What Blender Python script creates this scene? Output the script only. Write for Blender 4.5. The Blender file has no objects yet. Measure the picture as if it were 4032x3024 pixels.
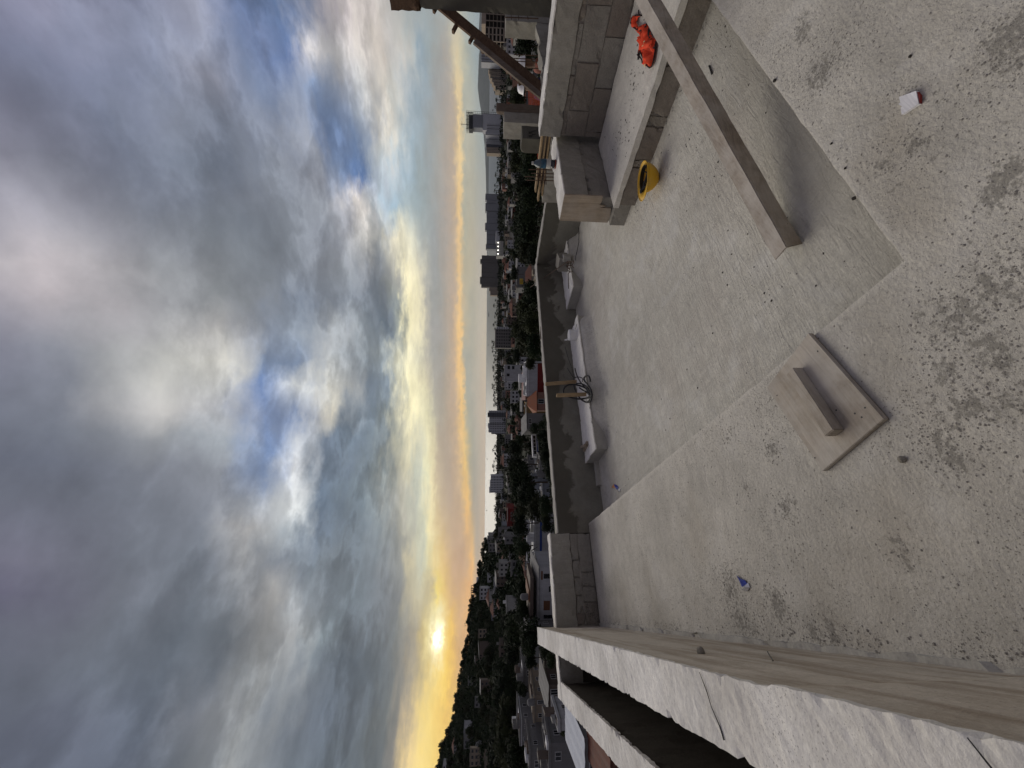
import bpy, bmesh, math, random
from mathutils import Vector, Matrix, noise
random.seed(7)
SC = bpy.context.scene
COL = SC.collection
R = math.radians

# ------------------------------------------------------------------ camera
CAM_H = 1.28                      # crouching photographer, phone held upright (picture stored on its side)
F, CX, CY = 1549.0, 2016.0, 1512.0
PITCH, ROLL, YAW = math.atan((2016.0 - 1911.0) / F), R(0.55), R(30)
FW = Vector((math.sin(YAW), math.cos(YAW), 0)); RT = Vector((math.cos(YAW), -math.sin(YAW), 0)); UP = Vector((0, 0, 1))
AXF = FW * math.cos(PITCH) - UP * math.sin(PITCH)
AXU = UP * math.cos(PITCH) + FW * math.sin(PITCH)
EX = -AXU * math.cos(ROLL) + RT * math.sin(ROLL)
EY = -RT * math.cos(ROLL) - AXU * math.sin(ROLL)
EYE = Vector((0, 0, CAM_H))
cam_d = bpy.data.cameras.new('camera')
cam = bpy.data.objects.new('camera', cam_d); COL.objects.link(cam)
cam_d.sensor_width = 36; cam_d.lens = F / 4032 * 36
cam_d.clip_start = 0.05; cam_d.clip_end = 120000
M = Matrix((EX, -EY, -AXF)).transposed().to_4x4(); M.translation = EYE
cam.matrix_world = M
SC.camera = cam

def ray(px, py): return AXF + EX * ((px - CX) / F) + EY * ((py - CY) / F)
def onz(px, py, z=0.0):
    r = ray(px, py); return EYE + r * ((z - EYE.z) / r.z)
def onpl(px, py, ax, v):
    r = ray(px, py); return EYE + r * ((v - EYE[ax]) / r[ax])
def proj(p):
    d = Vector(p) - EYE; z = d.dot(AXF)
    if z < .1: return (9e9, 9e9, z)
    return (CX + F * d.dot(EX) / z, CY + F * d.dot(EY) / z, z)
def fr(X, Z, z=0.0):              # lateral, forward, height -> world
    return FW * Z + RT * X + UP * z
def hzx(py): return 1911.0 - .0096 * (py - 1512.0)
def lin(c): return tuple(((v / 12.92) if v <= .04045 else ((v + .055) / 1.055) ** 2.4) for v in c)

# ------------------------------------------------------------------ sky
SC.view_settings.view_transform = 'Standard'; SC.view_settings.look = 'None'
SC.view_settings.exposure = 0.0; SC.view_settings.gamma = 1.0; SC.view_settings.use_curve_mapping = False
SUN_DIR = Vector((-0.043, 0.9944, 0.0961)).normalized()
SKY_EL=[-3, 0, 0.5, 1, 1.5, 2, 2.4, 2.8, 3.1, 3.4, 3.7, 4.0, 4.3, 4.7, 5.2, 5.8, 6.5, 7.3, 8.2, 9.2, 10.5, 12, 14, 16, 18.5, 21, 24, 28, 32, 38, 45, 52]
SKY_AZ=[-64, -60, -56, -52, -48, -44, -40, -36, -32, -28, -24, -20, -16, -12, -8, -4, 0, 4, 8, 12, 16, 20, 24, 28, 32, 36, 40, 44, 48, 52, 56, 60, 64]
SKY=[
[205,166,120, 205,166,120, 209,169,119, 216,173,115, 223,178,112, 231,191,115, 239,203,118, 248,215,126, 250,219,133, 250,221,140, 250,223,147, 242,215,148, 235,208,149, 201,182,143, 140,135,129, 111,116,119, 100,109,114, 97,105,112, 96,105,114, 98,107,118, 102,111,122, 110,118,127, 132,136,140, 154,154,154, 103,111,123, 102,109,124, 102,108,123, 99,104,120, 99,104,120, 99,104,120, 99,104,120, 99,104,120],
[204,165,121, 204,165,121, 207,167,119, 213,171,117, 219,176,114, 225,181,112, 232,192,115, 239,202,117, 244,210,123, 249,218,128, 250,220,135, 250,222,141, 250,223,147, 241,214,148, 227,201,149, 162,153,134, 119,121,121, 101,109,114, 97,106,113, 96,105,114, 98,107,118, 102,111,122, 113,120,129, 132,136,140, 163,161,159, 102,110,123, 102,109,124, 101,106,121, 99,104,120, 99,104,120, 99,104,120, 99,104,120],
[202,164,121, 202,164,121, 205,166,120, 211,170,118, 216,174,115, 222,177,113, 227,183,113, 233,193,115, 237,200,117, 242,207,120, 247,214,125, 249,219,131, 250,220,136, 250,222,144, 243,216,148, 232,205,150, 168,157,136, 120,122,122, 101,109,114, 98,106,113, 96,105,114, 98,107,118, 104,113,124, 116,123,131, 136,139,142, 164,161,160, 100,109,122, 102,109,124, 99,105,120, 99,104,120, 99,104,120, 99,104,120],
[201,164,122, 201,164,122, 204,165,121, 209,169,118, 214,172,116, 219,176,114, 223,178,112, 228,185,113, 232,192,115, 236,198,116, 240,205,119, 245,211,123, 249,218,128, 250,220,135, 250,222,143, 243,216,148, 231,204,150, 160,151,134, 117,120,121, 101,109,114, 96,105,112, 97,106,115, 100,109,120, 106,115,125, 125,131,137, 141,143,145, 116,122,130, 102,109,124, 102,108,123, 99,104,120, 99,104,120, 99,104,120],
[201,163,122, 201,163,122, 203,165,121, 208,168,119, 212,171,117, 217,174,115, 220,177,113, 224,179,112, 228,185,113, 232,191,115, 235,197,116, 239,203,118, 243,209,122, 249,217,127, 250,220,135, 250,223,145, 241,214,148, 216,193,147, 143,138,130, 110,115,118, 99,108,114, 96,105,113, 97,107,118, 102,111,122, 112,119,128, 131,135,140, 156,156,155, 100,109,122, 102,109,124, 99,104,120, 99,104,120, 99,104,120],
[200,163,122, 200,163,122, 202,164,121, 206,167,119, 211,170,117, 215,173,116, 218,175,114, 222,178,113, 225,180,112, 228,185,113, 232,191,114, 235,196,116, 238,202,117, 243,209,122, 249,218,129, 250,221,137, 249,222,147, 237,210,149, 193,176,141, 129,128,126, 102,110,115, 97,106,113, 96,106,115, 99,109,120, 106,115,125, 121,127,134, 139,142,144, 108,115,125, 102,109,124, 100,106,121, 99,104,120, 99,104,120],
[199,162,122, 199,162,122, 200,163,121, 204,166,119, 207,168,117, 210,171,115, 213,173,113, 216,175,111, 221,180,109, 225,185,107, 230,190,105, 235,194,106, 237,199,110, 241,204,115, 244,210,122, 245,216,132, 237,212,140, 218,196,145, 176,163,141, 132,132,128, 104,112,116, 95,105,114, 94,104,115, 97,107,120, 105,114,126, 115,122,131, 141,144,146, 126,130,138, 102,110,124, 104,109,124, 100,105,120, 100,105,120],
[197,160,123, 197,160,123, 198,161,123, 199,161,122, 200,162,120, 202,162,119, 203,162,118, 210,168,113, 218,175,107, 226,183,104, 234,193,104, 242,203,104, 246,210,108, 247,213,118, 248,218,130, 231,206,134, 207,188,135, 186,172,135, 157,150,135, 130,131,128, 107,115,120, 96,107,116, 94,106,118, 98,109,121, 109,117,127, 131,136,141, 143,146,148, 115,122,132, 106,114,126, 108,114,126, 103,107,121, 102,106,121],
[201,162,122, 201,162,122, 205,163,121, 213,166,118, 219,170,116, 216,170,118, 210,168,121, 203,166,124, 212,174,119, 225,185,112, 239,196,105, 241,202,112, 240,207,125, 243,220,152, 252,244,199, 250,246,209, 228,214,156, 195,179,131, 159,152,136, 137,138,134, 118,126,130, 109,118,126, 106,116,126, 107,117,127, 122,133,140, 148,150,152, 147,148,149, 113,120,129, 108,116,127, 112,117,128, 104,106,121, 104,107,122],
[197,163,128, 197,163,128, 199,163,128, 211,167,123, 230,177,117, 222,174,121, 214,171,124, 207,167,127, 202,166,129, 199,165,131, 204,169,129, 208,174,128, 214,180,127, 222,189,125, 234,204,125, 238,216,129, 193,181,147, 188,181,153, 190,183,156, 171,166,148, 130,135,138, 120,127,134, 113,122,131, 110,121,130, 114,123,132, 147,155,163, 169,168,167, 123,128,135, 112,119,129, 115,119,130, 101,100,118, 100,100,118],
[186,165,142, 186,165,142, 182,165,144, 179,167,147, 246,193,118, 204,169,132, 197,165,133, 191,160,135, 191,161,135, 192,162,135, 194,163,135, 195,165,135, 199,169,135, 208,177,135, 220,188,135, 228,201,142, 230,212,157, 214,208,170, 191,194,177, 198,190,162, 148,150,146, 131,137,141, 119,128,136, 113,123,132, 115,124,133, 120,130,140, 131,138,148, 146,148,151, 115,121,131, 115,120,131, 110,110,125, 107,106,123],
[194,174,150, 194,174,150, 187,171,149, 175,164,148, 196,173,136, 223,180,122, 223,180,124, 197,167,135, 191,163,138, 190,164,139, 190,164,139, 190,165,140, 190,165,140, 193,169,141, 200,176,142, 209,185,145, 222,203,159, 237,225,177, 200,202,179, 186,186,170, 169,167,156, 147,151,150, 128,137,143, 116,127,137, 110,122,135, 110,122,137, 166,174,181, 170,169,169, 120,125,135, 117,122,133, 111,113,127, 108,108,124],
[199,180,156, 199,180,156, 191,175,154, 177,167,150, 168,162,148, 210,180,130, 242,194,118, 216,181,132, 202,173,137, 194,168,140, 191,167,141, 189,166,142, 187,165,143, 184,164,145, 187,168,146, 193,174,149, 208,191,158, 238,224,179, 214,211,182, 185,188,175, 180,177,163, 161,162,157, 133,142,146, 118,130,139, 108,121,135, 104,119,137, 205,208,208, 168,173,181, 126,130,139, 119,124,135, 109,113,126, 105,109,122],
[196,180,159, 196,180,159, 191,177,157, 180,172,154, 170,166,151, 177,170,147, 216,188,134, 242,202,127, 222,188,135, 205,177,141, 198,172,142, 193,169,143, 188,166,144, 181,163,145, 179,163,146, 184,168,148, 196,180,155, 230,218,177, 228,224,188, 197,200,184, 203,197,170, 176,174,159, 129,138,141, 116,127,136, 109,121,135, 111,124,140, 197,199,202, 133,151,183, 131,135,143, 122,126,136, 109,114,128, 105,109,124],
[199,182,160, 199,182,160, 195,180,159, 185,176,157, 176,171,155, 172,170,152, 190,179,148, 224,194,137, 233,195,133, 226,191,137, 212,181,141, 199,173,143, 191,168,144, 184,165,144, 178,162,145, 178,164,147, 181,168,151, 213,202,169, 231,223,184, 215,212,187, 227,219,184, 189,187,167, 127,136,141, 113,125,136, 111,124,138, 115,128,145, 180,184,190, 121,143,182, 148,154,161, 141,144,149, 112,117,129, 107,111,126],
[204,185,160, 204,185,160, 201,183,160, 192,179,159, 182,175,158, 174,171,157, 173,172,156, 189,179,152, 241,198,132, 242,200,134, 211,181,142, 201,174,144, 193,169,145, 188,167,145, 181,164,145, 175,163,146, 170,162,149, 185,179,160, 219,213,178, 230,223,186, 245,236,193, 202,197,172, 133,142,145, 120,133,146, 157,164,171, 211,205,189, 123,136,161, 119,135,167, 164,166,171, 190,188,186, 117,121,132, 109,113,128],
[205,187,162, 205,187,162, 203,186,162, 194,182,161, 185,177,160, 177,173,159, 172,171,158, 173,172,158, 234,195,136, 241,200,136, 236,196,138, 217,185,142, 198,173,146, 190,168,146, 182,165,147, 175,163,148, 167,160,151, 174,169,158, 206,197,171, 232,224,186, 239,231,191, 200,198,177, 131,143,154, 123,135,149, 166,169,171, 190,189,182, 198,201,203, 105,128,170, 187,188,188, 192,191,187, 125,129,140, 114,116,132],
[205,190,165, 205,190,165, 204,189,165, 196,184,163, 188,180,161, 179,175,159, 175,172,158, 173,172,159, 173,172,159, 224,192,142, 247,202,137, 225,189,141, 202,175,145, 191,169,146, 183,167,148, 174,164,151, 164,160,153, 164,162,157, 182,177,164, 214,209,183, 235,228,193, 202,200,179, 151,158,160, 135,143,149, 152,159,166, 166,169,171, 124,139,163, 121,136,161, 202,200,193, 182,182,179, 136,139,149, 118,118,135],
[202,189,165, 202,189,165, 202,189,165, 195,184,163, 187,180,161, 180,175,159, 182,175,156, 188,178,154, 192,179,152, 224,192,143, 243,201,139, 243,202,140, 217,185,143, 189,168,147, 181,165,149, 172,162,151, 162,158,153, 163,161,158, 181,176,165, 229,220,186, 238,229,189, 149,154,147, 108,119,131, 132,141,150, 153,158,163, 154,158,163, 135,144,156, 131,141,158, 174,173,173, 167,167,168, 165,162,169, 121,121,137],
[199,187,165, 199,187,165, 199,187,165, 193,184,163, 187,180,161, 181,176,158, 183,177,156, 188,178,154, 192,179,153, 214,188,147, 240,200,141, 228,194,144, 200,175,147, 187,167,149, 179,165,150, 170,162,152, 159,158,154, 160,161,158, 179,175,165, 225,216,184, 241,231,190, 139,145,143, 117,125,135, 124,131,141, 131,138,148, 131,138,149, 120,129,143, 139,144,152, 143,147,151, 154,155,159, 185,178,182, 137,136,148],
[193,183,165, 193,183,165, 193,183,165, 191,181,163, 189,180,160, 187,179,157, 189,179,155, 188,179,155, 188,179,154, 211,187,149, 235,198,144, 221,190,145, 196,174,148, 184,167,150, 178,165,152, 169,162,154, 158,158,155, 159,160,159, 176,175,167, 212,205,182, 238,229,193, 167,165,156, 134,139,145, 138,142,149, 141,146,153, 137,142,151, 129,135,145, 129,135,143, 132,136,142, 146,148,152, 191,184,188, 162,160,165],
[186,179,165, 186,179,165, 186,179,165, 187,179,163, 187,179,160, 188,180,158, 188,180,157, 183,178,157, 180,177,158, 213,189,149, 235,199,145, 215,186,146, 192,172,149, 183,167,151, 177,165,154, 168,162,155, 159,158,156, 157,160,160, 163,168,167, 186,189,181, 223,219,196, 218,210,184, 172,173,170, 182,180,176, 150,152,158, 135,140,150, 132,138,147, 124,131,142, 125,131,140, 134,137,145, 168,165,173, 152,150,160],
[176,175,165, 176,175,165, 176,175,165, 179,177,164, 181,178,162, 184,179,160, 184,179,160, 181,178,160, 178,177,160, 226,195,147, 239,203,146, 210,183,147, 191,171,150, 184,168,152, 176,164,154, 168,162,156, 162,161,158, 156,161,161, 154,164,166, 158,171,175, 171,185,190, 160,182,197, 172,180,188, 210,203,197, 163,164,171, 144,149,158, 132,138,149, 128,134,146, 119,126,140, 122,127,139, 148,147,158, 139,138,150],
[169,172,165, 169,172,165, 169,172,165, 173,175,165, 179,178,164, 185,181,163, 186,182,163, 182,179,162, 192,184,159, 238,206,152, 239,207,151, 217,190,150, 186,168,150, 182,167,152, 176,165,154, 169,163,156, 162,162,158, 156,161,162, 153,164,167, 155,171,180, 165,183,195, 182,190,195, 163,174,188, 101,128,174, 118,135,165, 144,148,159, 132,138,150, 121,129,145, 118,126,141, 118,124,140, 125,125,138, 125,125,138],
[161,170,166, 161,170,166, 161,170,166, 167,174,167, 176,178,167, 185,183,167, 186,183,166, 181,180,164, 211,195,160, 242,212,157, 212,189,152, 190,172,150, 182,167,151, 178,165,152, 172,164,155, 167,163,157, 160,162,160, 155,162,165, 151,164,171, 158,175,186, 187,192,191, 206,201,190, 156,166,182, 117,137,170, 109,128,163, 148,153,165, 129,136,152, 124,131,147, 125,131,146, 116,123,142, 123,123,140, 123,123,140],
[157,169,170, 157,169,170, 157,169,170, 163,172,170, 172,177,170, 180,182,170, 181,182,168, 179,180,166, 229,205,161, 234,209,160, 199,181,153, 185,170,152, 179,166,153, 172,163,154, 164,160,156, 161,161,160, 158,163,165, 152,163,170, 153,168,178, 177,184,188, 196,195,189, 205,199,189, 172,174,177, 143,152,170, 123,139,167, 138,147,167, 114,127,153, 143,146,161, 124,131,151, 124,130,152, 112,114,136, 108,112,134],
[148,163,169, 148,163,169, 148,163,169, 151,165,168, 157,168,167, 162,170,165, 176,179,166, 193,189,167, 205,196,167, 217,203,168, 211,197,166, 199,188,163, 187,178,160, 171,165,157, 163,162,158, 160,164,162, 155,166,169, 149,166,178, 183,187,185, 194,191,185, 190,187,184, 201,192,183, 191,185,180, 172,171,173, 192,189,190, 97,116,155, 107,121,152, 143,148,166, 131,137,158, 134,136,157, 111,110,134, 112,110,134],
[147,163,169, 147,163,169, 147,163,169, 151,166,171, 157,170,173, 163,175,175, 171,178,173, 180,181,172, 186,184,171, 189,184,170, 185,182,170, 181,180,169, 178,178,169, 173,175,169, 166,171,169, 159,166,168, 159,166,167, 160,166,166, 162,166,165, 169,170,168, 181,177,173, 189,182,177, 191,182,179, 176,169,174, 137,143,162, 95,114,148, 110,121,151, 149,152,169, 126,130,153, 133,131,152, 112,110,134, 112,110,134],
[147,163,169, 147,163,169, 147,163,169, 151,166,171, 157,171,173, 165,175,175, 174,179,173, 183,182,171, 189,185,170, 186,183,170, 182,180,170, 178,178,169, 174,176,169, 169,172,169, 162,168,168, 158,166,168, 160,166,167, 161,166,166, 165,167,166, 175,173,171, 186,181,176, 193,184,179, 185,176,177, 161,159,169, 111,125,154, 85,106,145, 134,139,159, 137,140,162, 127,130,152, 112,110,134, 112,110,134, 112,110,134],
[147,163,169, 147,163,169, 147,163,169, 151,166,171, 158,171,173, 167,176,174, 177,180,172, 187,184,171, 188,184,170, 183,181,170, 179,178,169, 174,176,169, 170,173,169, 164,170,168, 158,166,168, 159,166,167, 161,166,166, 162,166,165, 171,171,169, 182,178,174, 190,182,177, 192,182,179, 174,168,173, 139,145,162, 93,112,148, 111,122,151, 148,151,168, 127,131,154, 150,150,167, 112,110,134, 112,110,134, 112,110,134],
[147,163,169, 147,163,169, 147,163,169, 152,167,171, 159,172,174, 170,178,174, 181,182,172, 189,184,170, 184,181,170, 179,179,169, 174,176,169, 170,173,169, 165,170,168, 158,166,168, 159,166,167, 160,166,166, 162,166,165, 169,170,168, 179,176,172, 188,181,176, 194,185,180, 184,175,176, 153,154,167, 104,120,152, 96,113,147, 143,147,163, 137,141,163, 132,134,155, 123,121,143, 112,110,134, 112,110,134, 112,110,134],
[147,163,169, 147,163,169, 147,163,169, 153,167,171, 161,173,174, 175,179,173, 187,184,171, 185,182,170, 179,179,169, 174,175,169, 169,172,169, 163,169,168, 158,166,168, 159,166,167, 160,166,167, 162,166,165, 168,169,167, 178,175,172, 187,181,176, 193,184,179, 187,178,177, 166,163,171, 117,129,156, 86,107,145, 133,139,159, 149,152,171, 125,129,152, 144,142,161, 112,110,134, 112,110,134, 112,110,134, 112,110,134],
[147,163,169, 147,163,169, 147,163,169, 153,168,172, 163,175,175, 181,181,172, 187,183,170, 179,179,169, 173,175,169, 167,171,169, 161,167,168, 158,166,168, 159,166,167, 160,166,166, 162,166,165, 168,169,167, 178,176,172, 187,181,176, 193,184,179, 188,179,178, 169,165,171, 130,138,160, 88,109,146, 123,131,155, 149,152,171, 127,130,153, 150,149,166, 112,110,134, 112,110,134, 112,110,134, 112,110,134, 112,110,134]]

W = bpy.data.worlds.new('World'); SC.world = W; W.use_nodes = True
def build_world():
    nt = W.node_tree; N = nt.nodes; L = nt.links
    for n in list(N): N.remove(n)
    def mth(op, a, b=None, c=None, clamp=False):
        n = N.new('ShaderNodeMath'); n.operation = op; n.use_clamp = clamp
        for i, v in enumerate((a, b, c)):
            if v is None: continue
            if isinstance(v, (int, float)): n.inputs[i].default_value = v
            else: L.new(v, n.inputs[i])
        return n.outputs[0]
    def vm(op, a, b=None, scale=None):
        n = N.new('ShaderNodeVectorMath'); n.operation = op
        for i, v in enumerate((a, b)):
            if v is None: continue
            if isinstance(v, (tuple, list, Vector)): n.inputs[i].default_value = v
            else: L.new(v, n.inputs[i])
        if scale is not None:
            if isinstance(scale, (int, float)): n.inputs['Scale'].default_value = scale
            else: L.new(scale, n.inputs['Scale'])
        return n
    def nz(vec, sc, det, rough=.55, dist=0):
        n = N.new('ShaderNodeTexNoise'); L.new(vec, n.inputs['Vector'])
        n.inputs['Scale'].default_value = sc; n.inputs['Detail'].default_value = det
        n.inputs['Roughness'].default_value = rough; n.inputs['Distortion'].default_value = dist
        return n.outputs['Fac']
    def comb(x, y, z):
        n = N.new('ShaderNodeCombineXYZ')
        for i, v in enumerate((x, y, z)):
            if isinstance(v, (int, float)): n.inputs[i].default_value = v
            else: L.new(v, n.inputs[i])
        return n.outputs[0]
    tc = N.new('ShaderNodeTexCoord'); D = tc.outputs['Generated']
    sep = N.new('ShaderNodeSeparateXYZ'); L.new(D, sep.inputs[0])
    f = vm('DOT_PRODUCT', D, FW).outputs['Value']; r = vm('DOT_PRODUCT', D, RT).outputs['Value']
    az = mth('MULTIPLY', mth('ARCTAN2', r, f), 180 / math.pi)
    el = mth('MULTIPLY', mth('ARCSINE', sep.outputs['Z']), 180 / math.pi)
    # cloud sheets: noise on a flat layer above the city, and streaks near the horizon
    zz = mth('MAXIMUM', mth('ADD', sep.outputs['Z'], .10), .03)
    pl = comb(mth('DIVIDE', sep.outputs['X'], zz), mth('DIVIDE', sep.outputs['Y'], zz), 0.0)
    hz = comb(mth('MULTIPLY', az, .045), mth('MULTIPLY', el, .55), 3.7)
    w1 = mth('SUBTRACT', nz(pl, 1.15, 9, .58, .15), .5); w2 = mth('SUBTRACT', nz(vm('ADD', pl, (9.2, 3.1, 5)).outputs[0], 1.7, 8, .58, .15), .5)
    h1 = mth('SUBTRACT', nz(hz, 1.0, 8, .6, .2), .5); h2 = mth('SUBTRACT', nz(comb(mth('MULTIPLY', az, .35), mth('MULTIPLY', el, .9), 1.3), 1.0, 9, .68), .5)
    mr = N.new('ShaderNodeMapRange'); mr.interpolation_type = 'SMOOTHSTEP'; L.new(el, mr.inputs[0]); mr.inputs[1].default_value = 4; mr.inputs[2].default_value = 15
    hi = mr.outputs[0]; lo = mth('SUBTRACT', 1.0, hi)
    lowamp = mth('MULTIPLY', lo, mth('MULTIPLY', mth('ADD', el, -1.2), .14, clamp=True))
    rag = mth('MULTIPLY', lo, mth('MULTIPLY', mth('ADD', el, -.2), .5, clamp=True))
    el2 = mth('ADD', el, mth('ADD', mth('MULTIPLY', mth('MULTIPLY', w1, 3.4), hi), mth('MULTIPLY', mth('ADD', mth('MULTIPLY', h1, 1.8), mth('MULTIPLY', h2, 1.2)), lowamp)))
    h3 = mth('SUBTRACT', nz(comb(mth('MULTIPLY', az, 1.1), mth('MULTIPLY', el, 1.3), 7.7), 1.0, 8, .65), .5)
    el2 = mth('ADD', el2, mth('MULTIPLY', mth('MULTIPLY', h3, 1.5), rag))
    w3 = mth('SUBTRACT', nz(vm('ADD', pl, (2.2, 7.1, 1)).outputs[0], 4.6, 9, .60, .1), .5)
    el2 = mth('ADD', el2, mth('MULTIPLY', mth('MULTIPLY', w3, 5.5), hi))
    az2 = mth('ADD', az, mth('ADD', mth('MULTIPLY', mth('ADD', mth('MULTIPLY', w2, 7.0), mth('MULTIPLY', w3, 8.0)), hi), mth('MULTIPLY', mth('MULTIPLY', h2, 8.0), lo)))
    e0, e1 = SKY_EL[0], SKY_EL[-1]
    ef = mth('DIVIDE', mth('SUBTRACT', el2, e0), e1 - e0, clamp=True)
    azc = mth('MINIMUM', mth('MAXIMUM', az2, SKY_AZ[0]), SKY_AZ[-1])
    acc = None
    step = SKY_AZ[1] - SKY_AZ[0]
    for a, s in zip(SKY_AZ, SKY):
        cr = N.new('ShaderNodeValToRGB'); L.new(ef, cr.inputs[0]); E = cr.color_ramp
        cols = [lin(tuple(s[i * 3 + k] / 255 for k in range(3))) for i in range(len(SKY_EL))]
        E.elements[0].position = 0; E.elements[0].color = (*cols[0], 1)
        E.elements[1].position = 1; E.elements[1].color = (*cols[-1], 1)
        for e, c in list(zip(SKY_EL, cols))[1:-1]:
            q = E.elements.new((e - e0) / (e1 - e0)); q.color = (*c, 1)
        wgt = mth('MAXIMUM', mth('SUBTRACT', 1.0, mth('MULTIPLY', mth('ABSOLUTE', mth('SUBTRACT', azc, a)), 1.0 / step)), 0.0)
        sc = vm('SCALE', cr.outputs[0], scale=wgt).outputs[0]
        acc = sc if acc is None else vm('ADD', acc, sc).outputs[0]
    # outside the view the same grey cloud deck carries on
    def mix(fac, a, b):
        n = N.new('ShaderNodeMix'); n.data_type = 'RGBA'
        L.new(fac, n.inputs[0])
        for i, v in ((6, a), (7, b)):
            if isinstance(v, tuple): n.inputs[i].default_value = (*v, 1)
            else: L.new(v, n.inputs[i])
        return n.outputs[2]
    def rng(v, a, b):
        n = N.new('ShaderNodeMapRange'); n.interpolation_type = 'SMOOTHSTEP'; L.new(v, n.inputs[0]); n.inputs[1].default_value = a; n.inputs[2].default_value = b
        return n.outputs[0]
    acc = mix(rng(mth('ABSOLUTE', az), 62, 110), acc, lin((.50, .49, .54)))
    acc = mix(rng(el, 46, 66), acc, lin((.50, .49, .54)))
    # fine cloud relief
    rel = mth('ADD', 1.0, mth('MULTIPLY', mth('SUBTRACT', nz(pl, 3.3, 10, .62, .15), .5), mth('MULTIPLY', hi, .95)))
    rel2 = mth('ADD', rel, mth('MULTIPLY', mth('MULTIPLY', h2, rag), .45))
    acc = vm('SCALE', acc, scale=rel2).outputs[0]
    # crisp lumpy cloud edges with bright rims in the middle sky, softer overhead
    nb = nz(vm('ADD', pl, (4.4, 1.9, 2)).outputs[0], 2.3, 12, .58, .12)
    mid = mth('MULTIPLY', rng(el, 8, 15), mth('SUBTRACT', 1.0, mth('MULTIPLY', rng(el, 26, 44), .72)))
    stepk = rng(nb, .44, .56)
    rim = mth('POWER', 2.718, mth('MULTIPLY', mth('POWER', mth('ABSOLUTE', mth('DIVIDE', mth('SUBTRACT', nb, .545), .020)), 2.0), -1.0))
    puff = mth('ADD', 1.0, mth('MULTIPLY', mid, mth('ADD', mth('SUBTRACT', mth('MULTIPLY', stepk, .26), .14), mth('MULTIPLY', rim, .07))))
    acc = vm('SCALE', acc, scale=puff).outputs[0]
    # contrast about the cloud grey
    lum = vm('DOT_PRODUCT', acc, (.3, .5, .2)).outputs['Value']
    gain = mth('POWER', mth('DIVIDE', mth('MAXIMUM', lum, .02), .235), mth('MULTIPLY', hi, .17))
    acc = vm('SCALE', acc, scale=mth('MINIMUM', gain, 1.5)).outputs[0]
    # the sun's own disc burning through the bank
    saz, sel = math.degrees(math.atan2(SUN_DIR.dot(RT), SUN_DIR.dot(FW))), math.degrees(math.asin(SUN_DIR.z))
    dx = mth('DIVIDE', mth('ADD', mth('SUBTRACT', az, saz), mth('MULTIPLY', h2, 2.6)), .95); dy = mth('DIVIDE', mth('ADD', mth('SUBTRACT', el, sel), mth('MULTIPLY', h3, 1.8)), .48)
    dd = mth('ADD', mth('MULTIPLY', dx, dx), mth('MULTIPLY', dy, dy))
    g = mth('POWER', 2.718, mth('MULTIPLY', dd, -1.0))
    acc = vm('ADD', acc, vm('SCALE', (2.6, 2.1, 1.15), scale=g).outputs[0]).outputs[0]
    sky = N.new('ShaderNodeTexSky'); sky.sky_type = 'NISHITA'; sky.sun_disc = False
    sky.sun_elevation = R(5.5); sky.sun_rotation = math.atan2(SUN_DIR.x, SUN_DIR.y)
    bg1 = N.new('ShaderNodeBackground'); L.new(acc, bg1.inputs[0]); bg1.inputs[1].default_value = 1.0
    acc2 = vm('ADD', acc, vm('SCALE', sky.outputs[0], scale=.0015).outputs[0]).outputs[0]
    L.new(acc2, bg1.inputs[0])
    out = N.new('ShaderNodeOutputWorld'); L.new(bg1.outputs[0], out.inputs[0])
build_world()
sun_d = bpy.data.lights.new('sun', 'SUN'); sun_d.energy = 2.1; sun_d.angle = R(66); sun_d.color = (1.0, .93, .82)
sun = bpy.data.objects.new('sun', sun_d); COL.objects.link(sun)
_sd = Vector((-0.043, .94, .52)).normalized()     # middle of the bright cloud bank round the sun
sun.rotation_euler = _sd.to_track_quat('Z', 'Y').to_euler()

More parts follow.
